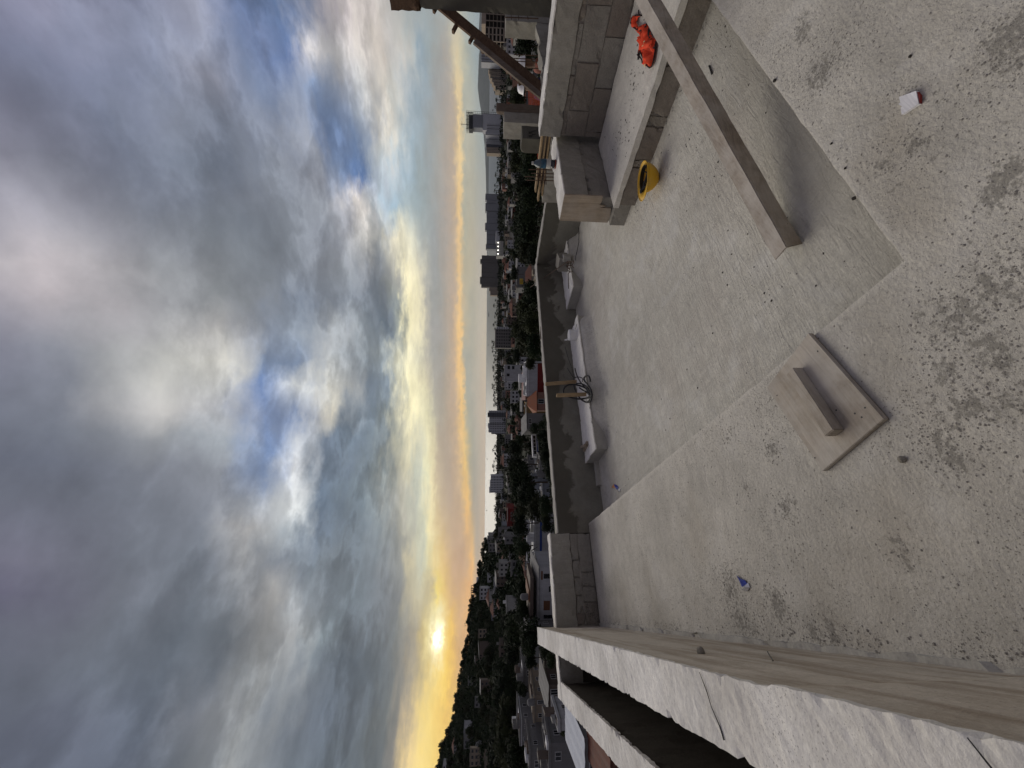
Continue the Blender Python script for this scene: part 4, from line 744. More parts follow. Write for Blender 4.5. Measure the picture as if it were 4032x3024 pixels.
# ------------------------------------------------------------------ neighbouring roof works at the right
def at(px, py, Z):
    r = ray(px, py); return EYE + r * (Z / r.dot(FW))
tr = MB(); tr.box(5.5, 14.5, -4, 6, -1.45, -1.15); tr.build('lower_terrace', M_VOID)['kind'] = 'structure'
bd = MB(); bd.box(-.8, 14.4, -6, 5.13, -24.5, -3.12); bd.box(5.5, 14.4, -3.9, 5.1, -3.1, -1.46); bd.box(.9, 5.48, -6, 5.12, -3.1, -.62); bd.box(-.15, .88, -6, 5.12, -3.1, -.32); bd.build('building_body', M_VOID)['kind'] = 'structure'
o = rough('terrace_wall', M_CAP, (7.2, 12.0, 3.0, 3.16, -1.15, .385), cell=.12, jit=.02, bevel=.01, seed=70); tag(o, 'rough broken topped wall on the roof behind the block wall', 'wall')
for v in o.data.vertices:
    if v.co.z > .3: v.co.z += .05 * noise.noise(v.co * 3)
def vbox(px_top, px_bot, y0, y1, Z, depth, name, mat, label, cat, zbot=None, grp=None, **kw):
    a = at(px_top, (y0 + y1) / 2, Z); b = at(px_bot, (y0 + y1) / 2, Z); w = abs(y1 - y0) / F * Z / .95
    me = grid_box(-w / 2, w / 2, -depth / 2, depth / 2, 0, a.z - (b.z if zbot is None else zbot), cell=.07, jit=.006, bevel=.006, seed=kw.get('seed', 1)); me.materials.append(mat)
    o = link(name, me); o.location = (a.x, a.y, b.z if zbot is None else zbot); o.rotation_euler = (0, 0, -YAW * .5 if not kw.get('rz') else kw['rz']); return tag(o, label, cat, grp)
cp = at(1750, 40, 6.4); t = empty('concrete_column', (cp.x + .2, cp.y - .2, -1.15)); tag(t, 'tall round-edged concrete column at the right edge, dark formwork at its head', 'column')
me = grid_box(0, .40, -.40, 0, 0, at(1655, 40, 6.4).z + 1.15, cell=.08, jit=.006, bevel=.02, seed=71); me.materials.append(M_DARK); o = link('shaft', me, t); o.location = (-.2, .2, 0)
me = grid_box(-.04, .46, -.46, .035, 0, .46, cell=.06, jit=.01, bevel=.01, seed=72); me.materials.append(M_PLANK); o = link('formwork_head', me, t); o.location = (-.2, .2, at(1655, 40, 6.4).z + 1.15)
vbox(1990, 2150, 68, 122, 7.6, .3, 'column_stub', M_CAP, 'smooth square concrete stub beside the rods, right of the wooden brace', 'column', zbot=-1.15, grp='cast column stubs', seed=73)
vbox(1983, 2150, 448, 520, 7.0, .34, 'column_stub', M_CAP, 'ribbed concrete column stub right behind the upright wooden post', 'column', zbot=-1.15, grp='cast column stubs', seed=74)
mk = vbox(2052, 2171, 520, 578, 6.0, .26, 'column_stub', M_DARK, 'concrete stub with black scribbled marks behind the low wall', 'column', zbot=-1.15, grp='cast column stubs', seed=75)
H_ = mk.dimensions.z if False else (at(2052, 549, 6).z + 1.15)
rnd = random.Random(5)
for k in range(9):
    x_ = -.085 + .021 * k; m = MB(); z_ = H_ - .10 - .05 * (k % 3 == 2) - (.12 if k > 5 else 0)
    m.tube([(x_, -.1365, z_), (x_ + .004 * rnd.uniform(-1, 1), -.1368, z_ - .03), (x_ + .012, -.1365, z_ - .055)], .0035, 4); m.build('painted_mark', M_BLK, mk)
o = vbox(1954, 2150, 409, 447, 6.9, .07, 'wooden_post', M_POST, 'upright weathered wooden post between the brace and the ribbed column stub', 'post', zbot=-1.15, seed=76)
# wooden brace of two planks with cleats
def zz(x, y): return (1500 + x * .31646, y * .31646)
br = empty('wooden_brace', tuple(at(*zz(1400, 620), 6.4))); tag(br, 'dark slanted double plank brace with cleats leaning against the concrete column', 'brace')
def bpt(x, y, Z): return at(*zz(x, y), Z) - br.location
m = MB(); m.beam(bpt(735, 60, 6.42), bpt(2060, 1150, 6.5), .155, .05, 0, FW); m.build('plank', M_PLANK, br, bevel=.003)
m = MB(); m.beam(bpt(1165, 515, 6.36), bpt(2060, 1255, 6.42), .085, .05, 0, FW); m.build('plank', M_POST, br, bevel=.003)
for (x, y, x2, y2, w) in ((690, 75, 655, 150, .06), (925, 330, 895, 400, .07), (1120, 490, 1100, 530, .06), (1280, 640, 1258, 655, .05), (1590, 890, 1565, 905, .05), (1740, 1060, 1710, 1042, .05)):
    m = MB(); m.beam(bpt(x + 25, y - 35, 6.45), bpt(x2, y2, 6.45), .04, w, 0, FW); m.build('cleat', M_PLANK, br)
# starter rods
rb = empty('starter_rods', tuple(at(2050, 60, 6.8))); tag(rb, 'upright rusty starter rods tied with wire beside the concrete column', 'rebar', 'starter rods')
for y in (28, 40, 56, 71): m = MB(); m.tube([at(1985 + (y % 7) * 3, y - 3, 6.8) - rb.location, at(2120, y + 2, 6.8) - rb.location], .009, 5); m.build('rod', M_RUST, rb)
for x in (2010, 2038, 2075): m = MB(); m.tube([at(x, 22, 6.79) - rb.location, at(x + 4, 78, 6.79) - rb.location], .006, 5); m.build('tie', M_RUST, rb)
rb = empty('starter_rods', tuple(at(2060, 250, 7.2))); tag(rb, 'thin upright starter rods in front of the white helmeted worker', 'rebar', 'starter rods')
for y in (217, 232, 243, 268): m = MB(); m.tube([at(2015 + (y % 5) * 4, y - 2, 7.2) - rb.location, at(2150, y + 3, 7.2) - rb.location], .008, 5); m.build('rod', M_RUST, rb)
rb = empty('starter_rods', tuple(at(2130, 690, 4.75))); tag(rb, 'upright rusty starter rods tied crosswise left of the bottle', 'rebar', 'starter rods')
for y, x in ((669, 2082), (684, 2092), (697, 2066), (711, 2070)): m = MB(); m.tube([at(x, y - 2, 4.75) - rb.location, at(2250, y + 2, 4.75) - rb.location], .006, 5); m.build('rod', M_RUST, rb)
for x in (2117, 2128, 2141, 2148): m = MB(); m.tube([at(x, 655, 4.74) - rb.location, at(x + 2, 726, 4.74) - rb.location], .006, 5); m.build('tie', M_RUST, rb)
# planks piled on the grey wall
for i, (x0, y0, x1, y1, z) in enumerate(((5.36, 3.62, 5.42, 2.4, .468), (5.46, 3.50, 5.40, 2.3, .493), (5.34, 3.70, 5.44, 2.5, .518), (5.44, 3.42, 5.38, 2.45, .543), (5.38, 3.58, 5.40, 2.42, .568))):
    m = MB(); m.beam((x0, y0, z), (x1, y1, z), .10, .022); o = m.build('plank', M_POST if i % 2 else M_STAKE, bevel=.002); tag(o, ('lowest plank of the pile on the grey wall stub', 'second plank up in the pile on the grey wall stub', 'middle plank of the pile on the grey wall stub, sticking out farthest left', 'fourth plank up in the pile on the grey wall stub', 'topmost plank of the pile on the grey wall stub')[i], 'plank', 'planks piled on the grey wall stub')
m = MB(); q = [at(2141, 581, 5.6), at(2172, 580, 5.6), at(2158, 628, 5.6)]; n_ = FW * .02; m.add(q + [p + n_ for p in q], [(0, 1, 2), (5, 4, 3), (0, 3, 4, 1), (1, 4, 5, 2), (2, 5, 3, 0)]); o = m.build('board_offcut', M_STAKE); tag(o, 'pale triangular board offcut behind the low wall, right of the bottle', 'board')
for i, (a, b) in enumerate((((2131, 604), (2136, 640)), ((2146, 606), (2142, 640)))):
    m = MB(); m.beam(at(*a, 5.7), at(*b, 5.7), .03, .015); o = m.build('wood_sliver', M_STAKE); tag(o, ('upper pale wood sliver behind the bottle shoulder', 'lower pale wood sliver behind the bottle label')[i], 'sliver')
def net(name, A, B, h, label):
    A, B = Vector(A), Vector(B); m = MB(); nx = 26; ny = 16
    for i in range(nx + 1): p = A.lerp(B, i / nx); m.beam(p + Vector((0, 0, .02 * noise.noise(p * 5))), p - Vector((0, 0, h)), .006, .004, 0, FW)
    for j in range(ny + 1): m.beam(A - Vector((0, 0, h * j / ny)), B - Vector((0, 0, h * j / ny)), .008, .005, 0, FW)
    o = m.build(name, M_NET); tag(o, label, 'netting', 'orange safety netting')
net('safety_net', at(2080, 356, 7.6), at(2084, 452, 7.4), .5, 'orange safety netting between the brace and the wooden post')
net('safety_net', at(2110, 570, 6.4), at(2124, 655, 6.2), .35, 'dark orange safety netting behind the bottle')
# workers
M_SKIN = plain('skin', (.16, .085, .05), .6); M_VEST2 = plain('cloth_rust', (.20, .05, .03), .8); M_SHIRT = plain('cloth_blue', (.02, .03, .14), .8); M_TROU = plain('cloth_dark', (.03, .035, .05), .85); M_HELM = plain('helmet_white', (.72, .72, .74), .35)
def skin(name, verts, edges, rad, mat, par):
    me = bpy.data.meshes.new(name); me.from_pydata(verts, edges, []); me.materials.append(mat); o = link(name, me, par)
    md = o.modifiers.new('skin', 'SKIN'); md.use_smooth_shade = True
    for sv, r_ in zip(me.skin_vertices[0].data, rad): sv.radius = (r_, r_)
    me.skin_vertices[0].data[0].use_root = True
    o.modifiers.new('sub', 'SUBSURF').render_levels = 2; return o
def worker(px, py, Z, rz, shirt, label):
    p = at(px, py, Z); e = empty('person', (p.x, p.y, -1.15), rz); tag(e, label, 'person', 'workers on the roof behind'); k = (p.z + 1.15 - .02) / 1.66
    V = [(0, 0, .95), (0, .01, 1.15), (0, .01, 1.38), (0, 0, 1.48), (0, -.01, 1.60), (0, -.015, 1.70), (.17, 0, 1.40), (.27, .02, 1.12), (.25, -.18, .98), (.25, -.26, .95), (-.17, 0, 1.40), (-.27, .02, 1.12), (-.24, -.18, .98), (-.24, -.26, .95), (.10, 0, .90), (.11, .02, .50), (.11, .04, .08), (.11, -.10, .04), (-.10, 0, .90), (-.11, .02, .50), (-.11, .04, .08), (-.11, -.10, .04), (0, -.10, 1.585)]
    E = [(0, 1), (1, 2), (2, 3), (3, 4), (4, 5), (2, 6), (6, 7), (7, 8), (8, 9), (2, 10), (10, 11), (11, 12), (12, 13), (0, 14), (14, 15), (15, 16), (16, 17), (0, 18), (18, 19), (19, 20), (20, 21), (4, 22)]
    rad = [.13, .12, .13, .055, .085, .075, .06, .045, .038, .035, .06, .045, .038, .035, .085, .06, .045, .04, .085, .06, .045, .04, .02]
    sc_ = lambda L: [tuple(c * k for c in v) for v in L]
    skin('body', sc_(V), E, [r_ * k for r_ in rad], M_SKIN, e)
    skin('shirt', sc_([V[0], V[1], V[2], (0, .005, 1.44), V[6], (.23, .01, 1.24), V[10], (-.23, .01, 1.24)]), [(0, 1), (1, 2), (2, 3), (2, 4), (4, 5), (2, 6), (6, 7)], [r_ * k for r_ in (.15, .14, .15, .075, .08, .068, .08, .068)], shirt, e)
    skin('trousers', sc_([V[0], V[14], V[15], (.11, .035, .12), V[18], V[19], (-.11, .035, .12)]), [(0, 1), (1, 2), (2, 3), (0, 4), (4, 5), (5, 6)], [r_ * k for r_ in (.145, .10, .075, .06, .10, .075, .06)], M_TROU, e)
    m = MB(); m.lathe([(.150, 1.655), (.122, 1.668), (.118, 1.70), (.10, 1.755), (.06, 1.785), (.0, 1.795)], (0, -.01, 0), 24, 1.0, 1.15); m.build('helmet', M_HELM, e, smooth=True)
worker(2064, 254, 8.4, .7, M_VEST2, 'person in white helmet and rust coloured vest behind the far rods')
worker(2063, 346, 8.6, -.4, M_SHIRT, 'person in white helmet and blue shirt half hidden by the brace')

# ------------------------------------------------------------------ terrain, sea, far mountains
CREST = [(2050, 1915), (2100, 1912), (2160, 1905), (2200, 1893), (2290, 1878), (2330, 1862), (2420, 1850), (2500, 1840), (2600, 1822), (2700, 1804), (2760, 1796), (2830, 1788), (2900, 1757), (2960, 1740), (3024, 1730), (3400, 1690)]
def base_z(Z): return -25 - 21 * max(0, min(1, (Z - 80) / 1220))
ZC = 430.0
def crest_e(u):
    y = CY - u * F
    if y <= CREST[0][0]: return None
    for (a, xa), (b, xb) in zip(CREST, CREST[1:]):
        if a <= y <= b: x = xa + (xb - xa) * (y - a) / (b - a); return (hzx(y) - x) / F
    return (hzx(3400) - CREST[-1][1]) / F
def sst(a, b, v): t = max(0, min(1, (v - a) / (b - a))); return t * t * (3 - 2 * t)
def ground(X, Z):
    b = base_z(Z); u = X / max(Z, 1); u = max(-1.25, u); e = crest_e(u)
    z = b + 1.2 * noise.noise(Vector((X * .012, Z * .012, 0)))
    if e is not None:
        fade = sst(2050, 2130, CY - u * F); zc = CAM_H + e * ZC - 7.5
        k = sst(170, ZC, Z) * (1 - .8 * sst(ZC + 40, ZC + 500, Z)); z = z + (max(zc, b) - b) * k * fade + 2.0 * k * fade * noise.noise(Vector((X * .02, Z * .02, 4)))
    return z
tm = MB(); azs = [R(-78 + 156 * i / 120) for i in range(121)]; rhos = [14 * (1650 / 14) ** (j / 90) for j in range(91)]
tm.v = [tuple(fr(r_ * math.sin(a), r_ * math.cos(a), ground(r_ * math.sin(a), r_ * math.cos(a)) if r_ < 1600 else -50)) for r_ in rhos for a in azs]
tm.f = [(j * 121 + i, j * 121 + i + 1, (j + 1) * 121 + i + 1, (j + 1) * 121 + i) for j in range(90) for i in range(120)]; tm.mi = [0] * len(tm.f)
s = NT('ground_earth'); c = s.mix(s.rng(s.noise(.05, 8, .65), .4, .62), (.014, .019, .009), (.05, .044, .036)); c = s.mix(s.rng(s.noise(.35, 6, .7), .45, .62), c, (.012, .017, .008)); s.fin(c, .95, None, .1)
o = tm.build('ground', s.m, smooth=True); tag(o, kind='structure')
s = NT('sea_water'); nb = s.bump(s.noise(.02, 8, .6, co=s.map((1, 3, 1))), .25, 1.0); s.fin((.05, .06, .065), .38, nb, .3)
sm_ = MB(); P_ = [fr(X, Z, -47.5) for X, Z in ((-20000, 900), (20000, 900), (20000, 27000), (-20000, 27000))]; sm_.add(P_, [(0, 1, 2, 3)]); o = sm_.build('sea', s.m); tag(o, kind='structure')
def ridge(name, pts, Z, mat, seed):
    m = MB(); n = 160; rows = 9; u0, u1 = [(CY - y) / F for y in (pts[-1][0], pts[0][0])]
    def xs(y):
        for (a, xa), (b, xb) in zip(pts, pts[1:]):
            if a <= y <= b: return xa + (xb - xa) * (y - a) / (b - a)
        return pts[0][1]
    for j in range(rows):
        for i in range(n + 1):
            u = u0 + (u1 - u0) * i / n; y = CY - u * F; h = max(.0, (hzx(y) - xs(y)) / F * Z); t = abs(1 - 2 * j / (rows - 1)); q = Vector((u * 60, j * .7, seed))
            Zj = Z * (.80 + .4 * j / (rows - 1)); hh_ = h * (1 - t ** 1.6) * (1 + .10 * noise.noise(q) * (t > 0)) - (5 if t > .99 else 0) + h * .03 * noise.noise(q * 3)
            m.v.append(fr(u * Z, Zj, -48 + hh_))
    m.f = [(j * (n + 1) + i, j * (n + 1) + i + 1, (j + 1) * (n + 1) + i + 1, (j + 1) * (n + 1) + i) for j in range(rows - 1) for i in range(n)]; m.mi = [0] * len(m.f)
    o = m.build(name, mat, smooth=True); tag(o, kind='structure')
s = NT('mountain_forest'); c = s.mix(s.rng(s.noise(.004, 6), .4, .6), (.05, .062, .062), (.085, .095, .09)); s.fin(c, .95, None, .05); M_MT = s.m
ridge('far_mountains', [(-500, 1895), (-200, 1880), (0, 1884), (70, 1886), (130, 1882), (200, 1885), (265, 1884), (290, 1880), (330, 1879), (345, 1877), (380, 1884), (430, 1892), (480, 1897), (530, 1903), (640, 1908), (760, 1910.5), (900, 1912.5), (1000, 1915)], 21000, M_MT, 2)
ridge('far_headland', [(540, 1913.5), (640, 1911), (720, 1911.5), (800, 1913), (940, 1915)], 17000, M_MT, 5)
# ------------------------------------------------------------------ the town
WALLC = [('white', (.60, .60, .61)), ('cream', (.47, .46, .43)), ('grey', (.25, .245, .24)), ('tan', (.34, .28, .21)), ('salmon', (.38, .20, .15)), ('red', (.20, .075, .05)), ('bluish', (.36, .39, .43)), ('brown', (.17, .13, .105)), ('ochre', (.40, .26, .10))]
WALLC = [(n, tuple(v * .70 for v in c)) for n, c in WALLC]  # walls darkened, shade of the backlit town put into their colours
M_WALL = {n: wallpaint('wall_' + n.replace(' ', '_'), c) for n, c in WALLC}
M_RFLAT = concrete('roof_flat', (.15, .145, .135), .35, 0, bump=.1, stain=(.09, .085, .08), stain_amt=.8)
M_RWHITE = wallpaint('roof_white', (.62, .62, .62), .25); M_RTILE = wallpaint('roof_tile', (.14, .055, .036), .5); M_RTIN = wallpaint('roof_tin', (.19, .185, .18), .6)
M_GLASS = plain('window_dark', (.012, .014, .017), .25, .3, 3, .5); M_FRAME = wallpaint('window_frame', (.45, .45, .44), .3)
wb = MB()
for b in ((-.5, -.42), (.42, .5)): wb.box(b[0], b[1], -.06, .02, -.5, .5, 0)
for b in ((-.5, -.43), (.43, .5), (-.03, .03)): wb.box(-.42, .42, -.05, .02, b[0], b[1], 0) if b[0] != -.03 else wb.box(-.03, .03, -.04, .0, -.43, .43, 0)
pb_ = MB(); pb_.box(-.43, .43, -.015, .01, -.44, .44)
WINME = wb.mesh('window', M_FRAME); PANEME = pb_.mesh('pane', M_GLASS)
def put_window(par, x, y, z, w, h, rz=0):
    o = bpy.data.objects.new('window', WINME); COL.objects.link(o); o.parent = par; o.location = (x, y, z); o.scale = (w, 1.6, h); o.rotation_euler = (0, 0, rz); q = bpy.data.objects.new('pane', PANEME); COL.objects.link(q); q.parent = o; return o
def win_quads(m, face, rows, cols, w, h, x0, x1, z0, dz, y, mi=0):
    for r_ in range(rows):
        for c in range(cols):
            x = x0 + (x1 - x0) * (c + .5) / cols; z = z0 + dz * r_
            m.box(x - w / 2, x + w / 2, y - .06, y + .03, z, z + h, mi)
cover = set()
def cells(x0, x1, y0, y1):
    return [(i, j) for i in range(int(x0 // 8), int(x1 // 8) + 1) for j in range(int(y0 // 8), int(y1 // 8) + 1)]
PAR = [(-400, 2090), (0, 2092), (330, 2125), (410, 2122), (520, 2130), (580, 2168), (660, 2105), (790, 2135), (1044, 2110), (2088, 2190), (2100, 2155), (2465, 2175), (2470, 2118), (2540, 2118), (2570, 2180), (2717, 2199), (3024, 2455), (3500, 2800)]
def xpar(y):
    for (a, xa), (b, xb) in zip(PAR, PAR[1:]):
        if a <= y <= b: return xa + (xb - xa) * (y - a) / (b - a)
    return 2100
def seen(P, frac=.25, mark=True, shrink=1.0):
    q = [proj(p) for p in P]; xs_ = [a[0] for a in q]; ys_ = [a[1] for a in q]
    x0, x1, y0, y1 = min(xs_), max(xs_), min(ys_), max(ys_)
    if y1 < 0 or y0 > 3024: return False
    cs = [c for c in cells(x0, x1, max(y0, 0), min(y1, 3024)) if c[0] * 8 + 4 < xpar(c[1] * 8 + 4)]
    if not cs: return False
    fr_ = sum(c not in cover for c in cs) / len(cs)
    if fr_ < frac or len(cs) * 64 * fr_ < 120: return False
    if mark:
        my, mx = (y0 + y1) / 2, (x0 + x1) / 2; hy, hx = (y1 - y0) / 2 * shrink, (x1 - x0) / 2 * shrink
        cover.update(cells(mx - hx, mx + hx, my - hy, my + hy))
    return True
LMK = [(95, 'yellow gridded block'), (250, 'white ribbed tower'), (320, 'stepped beige hotel'), (490, 'unfinished crane tower'), (560, 'banded grey tower'), (690, 'bottle'), (880, 'long grey slab tower'), (1070, 'dark ribbed tower'), (1200, 'cable tangle'), (1330, 'dark glazed block'), (1460, 'white modern villa'), (1560, 'orange flat roof'), (1660, 'white stepped tower'), (1760, 'white bus'), (1900, 'white office block'), (2030, 'long dark red building'), (2130, 'blue banded building'), (2220, 'white apartment grid'), (2330, 'crest roof frame'), (2420, 'white hill villa'), (2510, 'sun glow'), (2610, 'left ridge houses'), (2720, 'grey shed roofs'), (2830, 'big grey cube house'), (2950, 'far left corner')]
LSEEN = {}
def where(py, Z):
    n = min(LMK, key=lambda q: abs(q[0] - py))[1]
    return ('close by' if Z < 115 else 'in near streets' if Z < 200 else 'in mid town' if Z < 420 else 'far out') + ', under the ' + n
GH = 'houses of the town below'; GT = 'trees of the town below'; GP = 'tall palms along the shore'
def uniq(lb):
    LSEEN[lb] = LSEEN.get(lb, 0) + 1; return lb
hc_n = [0]
def house(X, Z, w, d, st, wc, roof, yaw, label=None, cat='house', wins=None, base=None, name='house', grp=GH, h=None, rmat=None):
    g = ground(X, Z) if base is None else base; h = h or 2.9 * st; p = fr(X, Z, g); e = empty(name, p, yaw - YAW)
    wm = M_WALL[wc]; m = MB(); m.box(-w / 2, w / 2, -d / 2, d / 2, -4, h); m.build('wall', wm, e)
    if roof == 'flat':
        r_ = MB(); r_.box(-w / 2 - .15, w / 2 + .15, -d / 2 - .15, d / 2 + .15, h + .002, h + .15)
        for a, b, c_, dd in ((-w / 2 - .15, w / 2 + .15, -d / 2 - .15, -d / 2 + .05), (-w / 2 - .15, w / 2 + .15, d / 2 - .05, d / 2 + .15), (-w / 2 - .15, -w / 2 + .05, -d / 2 + .05, d / 2 - .05), (w / 2 - .05, w / 2 + .15, -d / 2 + .05, d / 2 - .05)): r_.box(a, b, c_, dd, h + .15, h + .65, 1)
        r_.build('roof', [rmat or M_RFLAT, wm], e)
        if Z < 300:
            rq = random.Random(int(X * 5 + Z * 3)); kk = 5 if Z < 140 else 3
            for q_ in range(kk):
                a, b, hh = rq.uniform(.5, w * .3), rq.uniform(.4, d * .3), rq.choice((.5, .8, 1.2, 2.3)); x, y_ = rq.uniform(-w / 2 + a / 2 + .3, w / 2 - a / 2 - .3), rq.uniform(-d / 2 + b / 2 + .3, d / 2 - b / 2 - .3)
                r2 = MB(); r2.box(x - a / 2, x + a / 2, y_ - b / 2, y_ + b / 2, h + .152 + .001 * q_, h + .15 + hh); r2.build('roof_box', rq.choice((M_RFLAT, wm, M_RWHITE, M_WALL['brown'], M_WALL['cream'])), e)
    elif roof == 'hip':
        r_ = MB(); o = .5; r_.add([(-w / 2 - o, -d / 2 - o, h), (w / 2 + o, -d / 2 - o, h), (w / 2 + o, d / 2 + o, h), (-w / 2 - o, d / 2 + o, h), (-w * .2, 0, h + d * .25), (w * .2, 0, h + d * .25)], [(0, 1, 5, 4), (1, 2, 5), (2, 3, 4, 5), (3, 0, 4), (3, 2, 1, 0)]); r_.build('roof', rmat or M_RTILE, e)
    else:
        r_ = MB(); n = max(6, int(w / .9)); o = .4
        for i in range(n):
            x0, x1 = -w / 2 - o + (w + 2 * o) * i / n, -w / 2 - o + (w + 2 * o) * (i + 1) / n; k = .08 if i % 2 else 0
            r_.add([(x0, -d / 2 - o, h + .05 + k), (x1, -d / 2 - o, h + .13 - k), (x1, d / 2 + o, h + .9 + .08 - k), (x0, d / 2 + o, h + .9 + k)], [(0, 1, 2, 3)])
        o_ = r_.build('roof', rmat or M_RTIN, e); o_.modifiers.new('s', 'SOLIDIFY').thickness = .05
    rr = random.Random(int(X * 7 + Z * 13))
    if wins is None:
        if Z < 210:
            for s_ in range(int(h / 2.9)):
                nc = max(1, int(w / 3.2))
                for c in range(nc):
                    if rr.random() < .8: put_window(e, -w / 2 + w * (c + .5) / nc, -d / 2 - .005, 1.6 + 2.9 * s_, rr.choice((1.1, 1.4, 1.9)), rr.choice((1.1, 1.3, 1.9)))
            for s_ in range(int(h / 2.9)):
                for c in range(max(1, int(d / 4))): put_window(e, (w / 2 + .005) * (-1 if X > 0 else 1), -d / 2 + d * (c + .5) / max(1, int(d / 4)), 1.6 + 2.9 * s_, 1.2, 1.2, -math.pi / 2 if X > 0 else math.pi / 2)
        else:
            m = MB(); s_ = int(h / 2.9); nc = max(1, int(w / 3.0)); win_quads(m, 0, s_, nc, rr.choice((1.3, 1.7, 2.1)), 1.4, -w / 2, w / 2, 1.0, 2.9, -d / 2 - .005); o_ = m.build('windows', M_GLASS, e); o_['kind'] = 'stuff'
    tag(e, uniq(label) if label else None, cat, grp); return e
# --- landmark towers and houses, each measured off the street grid
def lm(y0, y1, xt, Z):
    w = abs(y1 - y0) / F * Z; yc = (y0 + y1) / 2; X = (CY - yc) / F * Z; zt = CAM_H + (hzx(yc) - xt) / F * Z; return X, w, zt
def slabtower(name, label, cat, segs, Z, mat, ribs=None, depth=16, band=None, winmat=None, grp=None, floors=0):
    y0, y1 = min(s_[0] for s_ in segs), max(s_[1] for s_ in segs); X, w, zt = lm(y0, y1, 1900, Z); g = base_z(Z) - 2 if Z > 600 else ground(X, Z) - 1
    e = empty(name, fr(X, Z, g), -YAW); tag(e, label, cat, grp)
    for i, s_ in enumerate(segs):
        a, b, xt = s_[:3]; mm = s_[3] if len(s_) > 3 else mat; Xs, ws, z = lm(a, b, xt, Z); m = MB(); dp = depth + (i % 3) * 1.2
        m.box(Xs - X - ws / 2, Xs - X + ws / 2, -dp / 2, depth / 2, 0, z - g); m.build('wall', mm, e)
        if floors:
            fl = int((z - g) / 3.1)
            m = MB(); nb_ = max(2, int(ws / 4.0)); win_quads(m, 0, fl, nb_, ws / nb_ * .45, 1.5, Xs - X - ws / 2, Xs - X + ws / 2, 1.2, 3.1, -dp / 2 - .01); o_ = m.build('windows', M_GLASS, e); o_['kind'] = 'stuff'
        if ribs:
            nr_ = max(1, int(ws / ribs)); 
            for k in range(nr_ + 1):
                x = Xs - X - ws / 2 + ws * k / nr_; m = MB(); m.box(x - .5, x + .5, -dp / 2 - 1.1, -dp / 2 - .01, 0, z - g - .5); m.build('rib', mm if k % 2 else M_WALL['grey'], e)
    u0 = [(fr(X - w / 2, Z, zt)), fr(X + w / 2, Z, g), fr(X - w / 2, Z, g), fr(X + w / 2, Z, zt)]; seen(u0, 0); return e
M_TGREY = wallpaint('tower_grey', (.26, .27, .29), .3); M_TDARK = wallpaint('tower_dark', (.155, .145, .135), .3); M_TBEIGE = wallpaint('tower_beige', (.36, .30, .235), .25); M_TWHITE = wallpaint('tower_white', (.50, .51, .53), .25); M_TBLUE = wallpaint('tower_slate', (.10, .105, .125), .2); M_STEEL = plain('scaffold_steel', (.05, .055, .06), .6)
L_ = slabtower
CITY_LM = [
 lambda: L_('office_tower', 'dark brown ribbed slab tower rising above the cable tangle', 'tower', [(1012, 1027, 1897), (1027, 1040, 1891), (1040, 1096, 1896), (1096, 1120, 1890), (1120, 1134, 1895)], 1250, M_TDARK, 12),
 lambda: L_('apartment_block', 'lower stepped beige block against the dark ribbed tower', 'building', [(1134, 1150, 1926), (1150, 1166, 1930)], 1230, M_TBEIGE, None, 14, floors=1),
 lambda: L_('slab_tower', 'long grey slab tower with a notched roofline by the sea', 'tower', [(771, 794, 1911), (794, 808, 1917), (808, 838, 1911), (838, 885, 1917), (885, 912, 1910), (912, 967, 1916), (967, 985, 1913)], 1300, M_TGREY, 14),
 lambda: L_('white_block', 'plain pale box in front of the long grey slab tower', 'building', [(915, 955, 1952)], 1000, M_TWHITE, None, 18),
 lambda: crane_tower(),
 lambda: L_('apartment_block', 'white ribbed block at the foot of the unfinished crane tower', 'building', [(497, 530, 1916, M_TWHITE), (530, 541, 1912, M_TWHITE)], 1060, M_TWHITE, 4, 14),
 lambda: L_('banded_tower', 'grey banded tower of dark and white strips beside the crane tower', 'tower', [(541, 549, 1915, M_TBLUE), (549, 568, 1917, M_TWHITE), (568, 577, 1912, M_TWHITE), (577, 589, 1914, M_TBLUE), (589, 612, 1916, M_TBEIGE)], 1080, M_TWHITE, None, 15, floors=1),
 lambda: L_('stepped_hotel', 'stepped beige hotel with balconies right of the palms', 'hotel', [(266, 290, 1923), (290, 306, 1926), (306, 322, 1930), (322, 336, 1937), (336, 350, 1943), (350, 366, 1950)], 900, M_TBEIGE, 6, 16, floors=1),
 lambda: L_('ribbed_tower', 'white ribbed tower with a dark side behind the wooden brace', 'tower', [(203, 228, 1894, M_TBLUE), (228, 262, 1895, M_TWHITE)], 880, M_TWHITE, 3, 16),
 lambda: frame_block(),
 lambda: L_('glazed_block', 'dark glazed four storey block with a white side frame', 'building', [(1290, 1299, 1954, M_TWHITE), (1299, 1372, 1949)], 520, M_TDARK, None, 12, floors=1),
 lambda: L_('stepped_tower', 'white stepped tower with dark glass strips, tallest in the middle of town', 'tower', [(1618, 1626, 1924), (1626, 1641, 1920, M_TBLUE), (1641, 1668, 1926), (1668, 1682, 1921), (1682, 1700, 1923), (1700, 1706, 1934)], 700, M_TWHITE, 5, 14, floors=1),
 lambda: L_('office_block', 'white three part office block on the skyline left of the stepped tower', 'building', [(1870, 1892, 1932), (1892, 1920, 1929), (1920, 1936, 1926)], 800, M_TWHITE, None, 14, floors=1),
 lambda: L_('apartment_grid', 'white apartment block with a grid of dark balconies under the hill', 'building', [(2175, 2214, 1916), (2214, 2262, 1909)], 520, M_WALL['white'], None, 12, floors=1),
 lambda: L_('hill_flats', 'tall pale flats stepping up the hill crest', 'building', [(2252, 2274, 1884, M_WALL['brown']), (2262, 2280, 1892, M_WALL['white']), (2280, 2330, 1876, M_TWHITE)], 500, M_TWHITE, None, 12, floors=1),
 lambda: roof_frame(),
]
